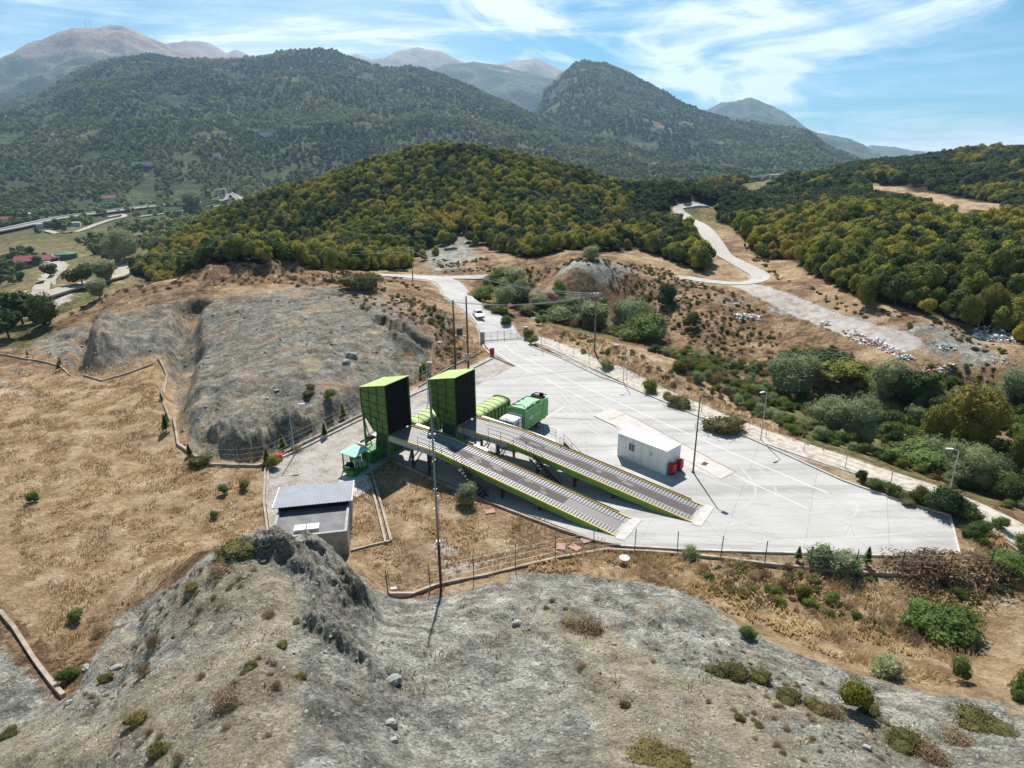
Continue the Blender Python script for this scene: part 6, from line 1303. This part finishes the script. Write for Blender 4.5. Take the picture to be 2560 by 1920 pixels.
scrub_stuff('ditch_scrub',[[(1350,1200),(1900,1245),(2230,1260),(2230,1420),(2000,1400),(1800,1350),(1560,1290),(1400,1240)],[(2080,1120),(2230,1200),(2230,1240),(2090,1215)]],1.0,[sD,sD,sO,sG],.25,.6,740,-.02)
scrub_stuff('slope_scrub',[[(180,1430),(330,1300),(480,1210),(640,1280),(650,1650),(60,1650),(120,1520)],[(1150,1290),(1400,1300),(1650,1420),(2230,1580),(2230,1650),(1300,1650),(1250,1450)]],.9,[sD,sD,sO],.10,.26,750,.16,80)
# --- dry grass tufts
def grass_mass(name,polys,cell,h0,h1,m,seed,thr=-9,extra=None,r1=160,blades=7,lean=.9):
    x,y=scatter(cell,22,r1,R(-42),R(42),seed); k=np.zeros(len(x),bool)
    for p in polys: k|=in_poly(lp(p),x,y)
    k&=fbm(x,y,3.0,3,seed+9)>thr; k&=(polysd(FLAT,np.arctan2(x,y),np.log(np.hypot(x,y)))<.0)|(in_poly(lp0([(798,1030),(840,1000),(1000,1066),(1330,1182),(1330,1195),(900,1230),(770,1210),(745,1090),(760,1050)]),x,y))
    k&=~near_line(PATH,x,y,1.8)
    k&=polysd(lp0(PAD),np.arctan2(x,y),np.log(np.hypot(x,y)))<0
    x,y=x[k],y[k]; z=height(x,y); g=np.random.default_rng(seed); n=len(x); print(name,n)
    dirn=fbm(x,y,7,3,seed+31)*7+fbm(x,y,1.8,2,seed+32)*2
    B=blades; X_=np.repeat(x,B)+g.normal(0,.16,n*B); Y_=np.repeat(y,B)+g.normal(0,.16,n*B); Z_=np.repeat(z,B)
    a=np.repeat(dirn,B)+g.normal(0,.5,n*B); h=g.uniform(h0,h1,n*B); wd=g.uniform(.02,.055,n*B); ln=lean*h*g.uniform(.4,1.2,n*B)
    px_,py_=-np.sin(a),np.cos(a); cx_,cy_=np.cos(a),np.sin(a)
    v0=np.c_[X_-px_*wd,Y_-py_*wd,Z_-.05]; v1=np.c_[X_+px_*wd,Y_+py_*wd,Z_-.05]; v2=np.c_[X_+cx_*ln*.45+px_*wd,Y_+cy_*ln*.45+py_*wd,Z_+h*.8]; v3=np.c_[X_+cx_*ln,Y_+cy_*ln,Z_+h]
    V=np.stack([v0,v1,v2,v3],1).reshape(-1,3); F=np.arange(len(V)).reshape(-1,4); o=mesh_from(name,V,F,[m]); tag(o,kind='stuff'); return o
def straw(name,stops,sc_=.35):
    m=mat(name,(.4,.3,.15),.9); t=m.node_tree; b=t.nodes['Principled BSDF']; co=nn(t,'ShaderNodeTexCoord').outputs['Object']
    n=nn(t,'ShaderNodeTexNoise'); n.inputs['Scale'].default_value=sc_; n.inputs['Detail'].default_value=8; n.inputs['Roughness'].default_value=.75; t.links.new(co,n.inputs['Vector'])
    r=nn(t,'ShaderNodeValToRGB'); e=r.color_ramp.elements
    while len(e)<len(stops): e.new(.5)
    for i,(p,c) in enumerate(stops): e[i].position=p; e[i].color=(*c,1)
    t.links.new(n.outputs[0],r.inputs[0]); t.links.new(r.outputs[0],b.inputs['Base Color'])
    tr=nn(t,'ShaderNodeBsdfTranslucent'); t.links.new(r.outputs[0],tr.inputs[0]); mx=nn(t,'ShaderNodeMixShader'); mx.inputs[0].default_value=.3; t.links.new(b.outputs[0],mx.inputs[1]); t.links.new(tr.outputs[0],mx.inputs[2]); t.links.new(mx.outputs[0],t.nodes['Material Output'].inputs[0]); return m
ST=straw('dry_straw',[(.28,(.22,.145,.08)),(.42,(.40,.27,.14)),(.55,(.54,.39,.22)),(.70,(.64,.52,.34))])
grass_mass('dry_grass',[[(-50,800),(150,800),(330,780),(350,900),(400,1000),(570,1010),(570,1165),(450,1190),(250,1320),(140,1490),(-50,1300)],[(798,1030),(840,1000),(1000,1066),(1330,1182),(1330,1195),(1240,1205),(870,1290),(770,1210),(745,1090),(760,1050)]],.44,.08,.24,ST,801,-.02)
GT=straw('golden_straw',[(.28,(.30,.20,.10)),(.42,(.50,.36,.18)),(.55,(.66,.50,.28)),(.70,(.74,.62,.40))])
grass_mass('golden_grass',[[(1130,1205),(1340,1190),(1700,1225),(2230,1255),(2230,1500),(1960,1470),(1800,1420),(1600,1330),(1400,1250),(1150,1235)],[(2080,1120),(2230,1190),(2230,1245),(2080,1210)]],.40,.15,.42,GT,802,-.12,r1=90)
grass_mass('verge_grass',[[(1150,735),(1250,775),(1350,820),(1600,925),(1800,1010),(1990,1080),(2050,1110),(2080,1110),(1850,1000),(1600,890),(1420,800),(1300,735),(1180,700)],[(590,985),(760,900),(905,835),(1050,765),(1000,700),(930,770),(760,890),(580,980)]],.75,.2,.5,ST,803,-.1)
grass_mass('shale_wisps',[SHALE_F],.8,.06,.2,ST,804,.22,r1=60,blades=6)
# --- loose stones
def stones(name,polys,cell,s0,s1,m,seed,r0=14,r1=70,thr=-9,thr_wl=4):
    x,y=scatter(cell,r0,r1,R(-45),R(45),seed); k=np.zeros(len(x),bool)
    for p in polys: k|=in_poly(lp(p),x,y)
    k&=fbm(x,y,thr_wl,3,seed+7)>thr; x,y=x[k],y[k]; z=height(x,y); n=len(x); g=np.random.default_rng(seed); print(name,n)
    s=s0*(s1/s0)**(g.random(n)**3.2); base=np.array([(1,0,0),(0,1,0),(-1,0,0),(0,-1,0),(0,0,1),(0,0,-1)],float)
    T=np.array([(0,1,4),(1,2,4),(2,3,4),(3,0,4),(1,0,5),(2,1,5),(3,2,5),(0,3,5)])
    a=g.uniform(0,6.28,n); V=base[None]*g.uniform(.5,1.3,(n,6,3))*np.array([1,.8,.55])*s[:,None,None]; ca,sa_=np.cos(a)[:,None],np.sin(a)[:,None]
    vx_=V[:,:,0]*ca-V[:,:,1]*sa_+x[:,None]; vy_=V[:,:,0]*sa_+V[:,:,1]*ca+y[:,None]; vz_=V[:,:,2]+z[:,None]+s[:,None]*.15
    VV_=np.stack([vx_,vy_,vz_],-1).reshape(-1,3); F=(T[None]+np.arange(n)[:,None,None]*6).reshape(-1,3); o=mesh_from(name,VV_,F,[m]); tag(o,kind='stuff'); return o
STN=mat('grey_stone_chips',(.34,.34,.31),.9,noise=1,nscale=1.2,col2=(.16,.16,.15)); STT=mat('tan_stone_chips',(.42,.36,.26),.9,noise=1,nscale=1.5,col2=(.24,.21,.16))
stones('loose_stones',[SHALE_F],.20,.015,.14,STN,901,14,44,-.12)
stones('tan_stones',[[(520,1215),(600,1250),(650,1300),(655,1420),(640,1680),(-60,1680),(-60,1600),(150,1520),(230,1400),(350,1290)],[(1120,1290),(1450,1450),(1700,1500),(2230,1620),(2230,1700),(1200,1700),(1180,1420)]],.26,.015,.10,STT,902,14,46,-.1)
stones('plateau_stones',[SHALE_L],1.0,.06,.45,STN,903,55,160,-.05,12)
stones('field_stones',[[(850,1060),(1240,1170),(1250,1190),(860,1280),(780,1230)]],1.1,.03,.12,STT,904,35,60,.15)
# boulders as things
def boulder(px,py,s,lb,m=STN,asp=(1,.7,.6)):
    x,y,z=ground_px(px,py); g=np.random.default_rng(int(px+py)); V=CS3*g.uniform(.72,1.15,(len(CS3),1))
    V=np.sign(V)*np.abs(V)**.8*np.array(asp)*s; o=mesh_from('boulder',V,CF3,[m]); o.location=(x,y,z+s*.15); o.rotation_euler=(g.uniform(-.3,.3),g.uniform(-.3,.3),g.uniform(0,6)); tag(o,lb,'rock')
for px,py,s,lb in ((648,1170,.42,'grey boulder perched on the mound crest in front of the roof hatches'),(252,1445,.35,'upright dark slab on the left flank of the mound'),(186,1445,.3,'small angular block on the left mound edge'),(848,1475,.45,'dark cracked rock jutting from the grey shale slope'),(845,1565,.30,'dark rock low on the grey shale slope'),(850,1600,.22,'smallest of the dark rocks low on the grey slope'),(1118,1348,.38,'dark rock in the little hollow of the central shale'),(760,770,.9,'pale grey boulder on the plateau above the far hopper'),(748,785,.7,'second pale boulder beside the larger plateau boulder'),(150,1520,.28,'pale block at the wall end in the lower left'),(1873,1618,.22,'brown stone lying on the lower right shale'),(1326,1392,.18,'small pale stone on the central shale')): boulder(px,py,s,lb)
# tyre on the mound and survey block
x,y,z=ground_px(573,1182); o=MB().tube([(math.cos(a)*.26,math.sin(a)*.26,.1) for a in np.linspace(0,math.tau,17)],.09,n=8).build('old_tyre',G_['tyre'],None,loc=(x,y,z),smooth=True); tag(o,'old black tyre lying at the top of the rock mound','tyre')
x,y,z=ground_px(1348,1218); e=thing('survey_marker',(x,y,z),.3,'round white slab on a short stem beside the front fence','marker'); MB().tube([(0,0,0),(0,0,.5)],.06).build('stem',G_['conc'],e); MB().tube([(0,0,.5),(0,0,.58)],.42,n=18).build('slab',G_['lconc'],e)
x,y,z=ground_px(851,1276); o=MB().box(-.22,.22,-.15,.15,0,.25).build('concrete_block',G_['lconc'],None,loc=(x,y,z),rz=.2,bevel=.02); tag(o,'small white concrete block at the left end of the front fence','block')
PINK=mat('pinkish_paving_slab',(.42,.24,.20),.9,noise=.8,nscale=4)
for k,(px,py,lb) in enumerate(((1267,1168,'pink paving slab nearest the near ramp wall'),(1212,1182,'left pink paving slab in the grass by the front fence'),(1242,1184,'right pink paving slab in the grass by the front fence'),(1058,1196-90,'single pinkish slab below the long low wall'))):
    x,y,z=ground_px(px,py); o=MB().box(-.45,.45,-.35,.35,0,.07).build('paving_slab',PINK,None,loc=(x,y,z+.03),rz=.4+k,bevel=.01); tag(o,lb,'slab')
# --- litter heaps
LM=[mat('litter_white',(.75,.76,.78),.6),mat('litter_grey',(.40,.41,.42),.7),mat('litter_red',(.35,.05,.04),.6),mat('litter_blue',(.12,.25,.35),.6),mat('litter_cream',(.55,.47,.36),.8),mat('litter_teal',(.12,.40,.32),.6)]
def litter(poly,n,h,lb,mix=(0,0,0,1,4),s0=.12,s1=.5):
    q=[ground_px(*p) for p in poly]; xs=[p[0] for p in q]; ys=[p[1] for p in q]; P=lp(poly); cx0,cy0=sum(xs)/len(xs),sum(ys)/len(ys); z0=gz(cx0,cy0); mb=MB(); k=0; g=random.Random(n)
    pts=[]
    while len(pts)<n and k<n*30:
        k+=1; x=g.uniform(min(xs),max(xs)); y=g.uniform(min(ys),max(ys)); d=polysd(P,np.array([math.atan2(x,y)]),np.array([math.log(math.hypot(x,y))]))[0]
        if d>0: pts.append((x,y,min(1,d/.006)))
    zz=height(np.array([p[0] for p in pts]),np.array([p[1] for p in pts]))
    for (x,y,d),z in zip(pts,zz):
        s=g.uniform(s0,s1); zc=z+g.uniform(0,h)*d+.05; m3=Matrix.Rotation(g.uniform(0,6),3,'Z')@Matrix.Rotation(g.uniform(-.8,.8),3,'X'); sx,sy,sz=s*g.uniform(.6,1.3),s*g.uniform(.4,1),s*g.uniform(.12,.55)
        mb.box(-sx/2,sx/2,-sy/2,sy/2,-sz/2,sz/2,g.choice(mix),tf=lambda p:tuple(m3@Vector(p)*g.uniform(.8,1.1)+Vector((x-cx0,y-cy0,zc-z0))))
    o=mb.build('litter_heap',LM,None,loc=(cx0,cy0,z0)); tag(o,lb,'rubbish'); return o
litter([(1583,680),(1600,676),(1640,680),(1645,692),(1610,690),(1584,688)],150,.5,'white rubbish heap left of the dirt track on the dry bank')
litter([(1770,697),(1790,694),(1800,702),(1775,706)],50,.4,'small white rubbish heap on the edge of the dirt track')
litter([(1815,712),(1850,715),(1895,742),(1870,748),(1830,728)],110,.4,'mixed brown and pale rubble heap beside the dirt track',(4,4,1,0,2))
litter([(1865,735),(1900,732),(1945,760),(1975,775),(1940,775),(1890,752)],200,.5,'long white and red rubbish heap along the track edge',(0,0,0,2,1,4))
litter([(1925,765),(1960,765),(1980,778),(1940,780)],60,.4,'white rubbish spill below the track end',(0,0,1))
litter([(2100,712),(2125,706),(2165,715),(2195,730),(2195,745),(2130,738),(2100,728)],260,1.0,'largest white rubbish heap at the right under the forest',(0,0,0,1,3,0))
litter([(2020,745),(2050,745),(2070,758),(2030,758)],60,.3,'teal and white rubbish scatter right of the track end',(5,0,1,0),.1,.3)
litter([(1990,792),(2060,786),(2070,800),(2000,812)],120,.5,'red brown rubbish slide above the right gully',(2,4,4,0,1))
litter([(2130,765),(2190,770),(2195,790),(2140,785)],50,.2,'thin pale litter scatter at the right edge',(0,1,4),.1,.3)
litter([(25,800),(50,803),(60,812),(35,812)],26,.3,'small dark and pale rubble pile in the left meadow',(1,1,4))
# --- valley houses, sheds, vehicles
def house(px,py,w,d_,h,rz,lb,roofm,wallm=None,flatroof=False,win=4):
    x,y,z=ground_px(px,py); e=thing('house',(x,y,z),rz,lb,'house'); w_=MB().box(-w/2,w/2,-d_/2,d_/2,-.8,h).build('wall',wallm or G_['plaster'],e)
    if flatroof: MB().box(-w/2-.3,w/2+.3,-d_/2-.3,d_/2+.3,h,h+.35).build('roof',roofm,e)
    else: MB().prism([(-d_/2-.5,h-.1),(0,h+d_*.24),(d_/2+.5,h-.1)],'x',-w/2-.5,w/2+.5).build('roof',roofm,e)
    for k in range(win):
        xx=-w/2+(k+.5)*w/win; MB().box(xx-.6,xx+.6,-d_/2-.06,-d_/2+.02,1.0,2.3).build('window',G_['glass'],e)
        if h>5: MB().box(xx-.6,xx+.6,-d_/2-.06,-d_/2+.02,3.8,5.1).build('window',G_['glass'],e)
    return e
TR=G_['tred']; WR=G_['wroof']; MR=G_['metal']
for px,py,w,d_,h,rz,lb,rm,fl_ in ((76,572,16,9,3,.5,'long low shed with dark red roof in the valley left of the meadow track',mat('dark_red_sheet',(.22,.03,.04),.6),False),
 (106,565,14,8,3,.4,'white roofed open shed beside the dark red valley shed',WR,True),(240,437,15,11,6,.2,'white house with red roof on the rise above the motorway',TR,False),(478,420,14,9,7,.3,'pale house near the motorway by the cypress trees',MR,True),(57,470,12,8,4,0,'white roofed house at the far left beyond the motorway',WR,True),(8,482,18,9,4,.1,'row house at the left picture edge beyond the motorway',TR,False),
 (168,460,14,8,3,.6,'red roofed low building beside the motorway bend',TR,False),(576,297,22,12,7,.1,'pale blue roofed farm high on the wooded slope',mat('pale_blue_sheet',(.45,.55,.6),.6),True),(310,358,30,12,5,.1,'long farm shed with greenish roof low on the wooded slope',G_['mint'],True),(490,180,22,10,6,.1,'white building cluster high on the far ridge shoulder',WR,True),(525,182,22,10,6,.1,'second white building high on the far ridge shoulder',WR,True),(470,345,10,8,10,.2,'white roadside chapel on the far slope',WR,True),(1412,360,16,10,6,.1,'pale hamlet house at the foot of the far slope right of the hill',WR,True),(1720,377,14,9,5,.1,'white house beside the distant motorway bridge',WR,True)):
    house(px,py,w,d_,h,rz,lb,rm,flatroof=fl_)
x,y,z=ground_px(143,562-3); e=thing('green_tank',(x,y,z),.2,'round teal covered tank beside the valley shed','tank'); MB().tube([(0,0,-.5),(0,0,3.2)],6,n=20).build('wall',G_['tank'],e); MB().tube([(0,0,3.2),(0,0,4.3)],[6,.6],n=20).build('roof',G_['tank'],e)
for k,(px,py,mm) in enumerate(((104,573,'white'),(118,567,'black'))):
    x,y,z=ground_px(px,py); e=thing('valley_car',(x,y,z+.5),.6+k,('small white car parked at the valley sheds','small dark car parked right of the valley sheds')[k],'car'); MB().prism([(-2,.3),(-2,.9),(-1.4,1.0),(-.9,1.5),(.8,1.5),(1.3,1.0),(2.1,.85),(2.1,.3)],'y',-.85,.85).build('body',G_[mm],e,bevel=.1)
    for a_ in (-1.2,1.2): MB().tube([(a_,-.9,.32),(a_,.9,.32)],.32,n=12).build('wheel',G_['tyre'],e)
# motorway underpass and distant bridge
x,y,z=ground_px(128,490); e=thing('motorway_underpass',(x,y,z+.3),R(25),'concrete underpass with dark opening below the motorway','bridge'); MB().box(-16,16,-3,3,-1,3.0).build('abutment',G_['plaster'],e); MB().box(-6,6,-3.2,-2.9,-1,2.4).build('opening',G_['black'],e)  # passage not cut through; its inner shade is painted as a black slab
A3=atd(1600,387,900); B3=atd(1712,377,900); e=thing('distant_bridge',A3,0,'long pale motorway bridge far off between the hills','bridge'); q=Vector(B3)-Vector(A3)
MB().bar((-8,0,0),(q.x*.5,q.y,q.z*.75+.8),8,1.6).bar((q.x*.5,q.y,q.z*.75+.8),(q.x,q.y,q.z),8,1.6).build('deck',G_['plaster'],e)
for k in range(7): t=k/6; MB().box(q.x*t-1,q.x*t+1,-1.5,1.5,-22,q.z*t-.5).build('pier',G_['plaster'],e)
# masts on the summit
for k,(px,lb) in enumerate(((186,'left radio mast on the bare summit'),(196,'right radio mast on the bare summit'))):
    a_=atd(px,61,4990); e=thing('radio_mast',(a_[0],a_[1],a_[2]-10),0,lb,'mast'); MB().tube([(0,0,0),(0,0,62)],[1.6,.5],n=5).build('lattice',G_['steel'],e); MB().tube([(0,0,40),(0,0,46)],2.4,n=8).build('dish_ring',G_['white'],e)
# cypress trees by the motorway
for k,(px,py,h) in enumerate(((449,436,18),(455,437,16),(485,430,14))):
    x,y,z=ground_px(px,py); e=put_tree('lime',0,(x,y,z),h/6.2,0,('left slim dark cypress by the motorway','middle slim dark cypress by the motorway','right short cypress by the pale house')[k]); e.scale=(h/12,h/12,h/6.2)
    for q in [c for c in COL.objects if c.parent==e and c.name.startswith('crown')]: pass
# big round valley trees
for px,py,h,lb,kd in ((270,560,60,'large spreading light green plane tree in the valley','willow'),(250,565,40,'round tree left of the large plane tree','willow'),(345,548,36,'grey round tree right of the large plane tree','willow'),(420,468,44,'feathery pale tree standing at the hill shoulder','willow'),(230,612,46,'pale willow mass above the plateau corner','willow'),(180,620,42,'dark green tree left of the willow mass','dark'),(215,645,40,'olive tree right at the left plateau rim','willow'),(50,700,60,'dark tree group at the left edge below the gravel yard','dark'),(20,730,50,'dark green tree at the left picture edge','dark'),(85,690,44,'dark tree beside the gravel yard','dark'),(110,602,28,'small dark tree in the bend of the farm track','dark')):
    plant(kd,px,py,h,lb,None,True,1.25)
HAZE=8.0e-5
# ---------------------------------------------------------------- haze (kept outside of nothing but the sky)
me=bpy.data.meshes.new('haze'); 
zt=float(Z.max())+30
x0,x1,y0,y1,z0,z1=-9700,9700,-60,9700,float(Z.min())-1.5,zt
vs=[(x,y,z) for x in (x0,x1) for y in (y0,y1) for z in (z0,z1)]
me.from_pydata(vs,[],[(0,1,3,2),(4,6,7,5),(0,4,5,1),(2,3,7,6),(0,2,6,4),(1,5,7,3)]); me.update()
hm=bpy.data.materials.new('haze_air'); hm.use_nodes=True; t=hm.node_tree; t.nodes.clear()
pv=nn(t,'ShaderNodeVolumePrincipled'); pv.inputs['Density'].default_value=HAZE; pv.inputs['Color'].default_value=(.44,.67,1,1); pv.inputs['Anisotropy'].default_value=.3
o_=nn(t,'ShaderNodeOutputMaterial'); t.links.new(pv.outputs[0],o_.inputs['Volume']); me.materials.append(hm)
ho=bpy.data.objects.new('haze',me); COL.objects.link(ho); tag(ho,kind='stuff')
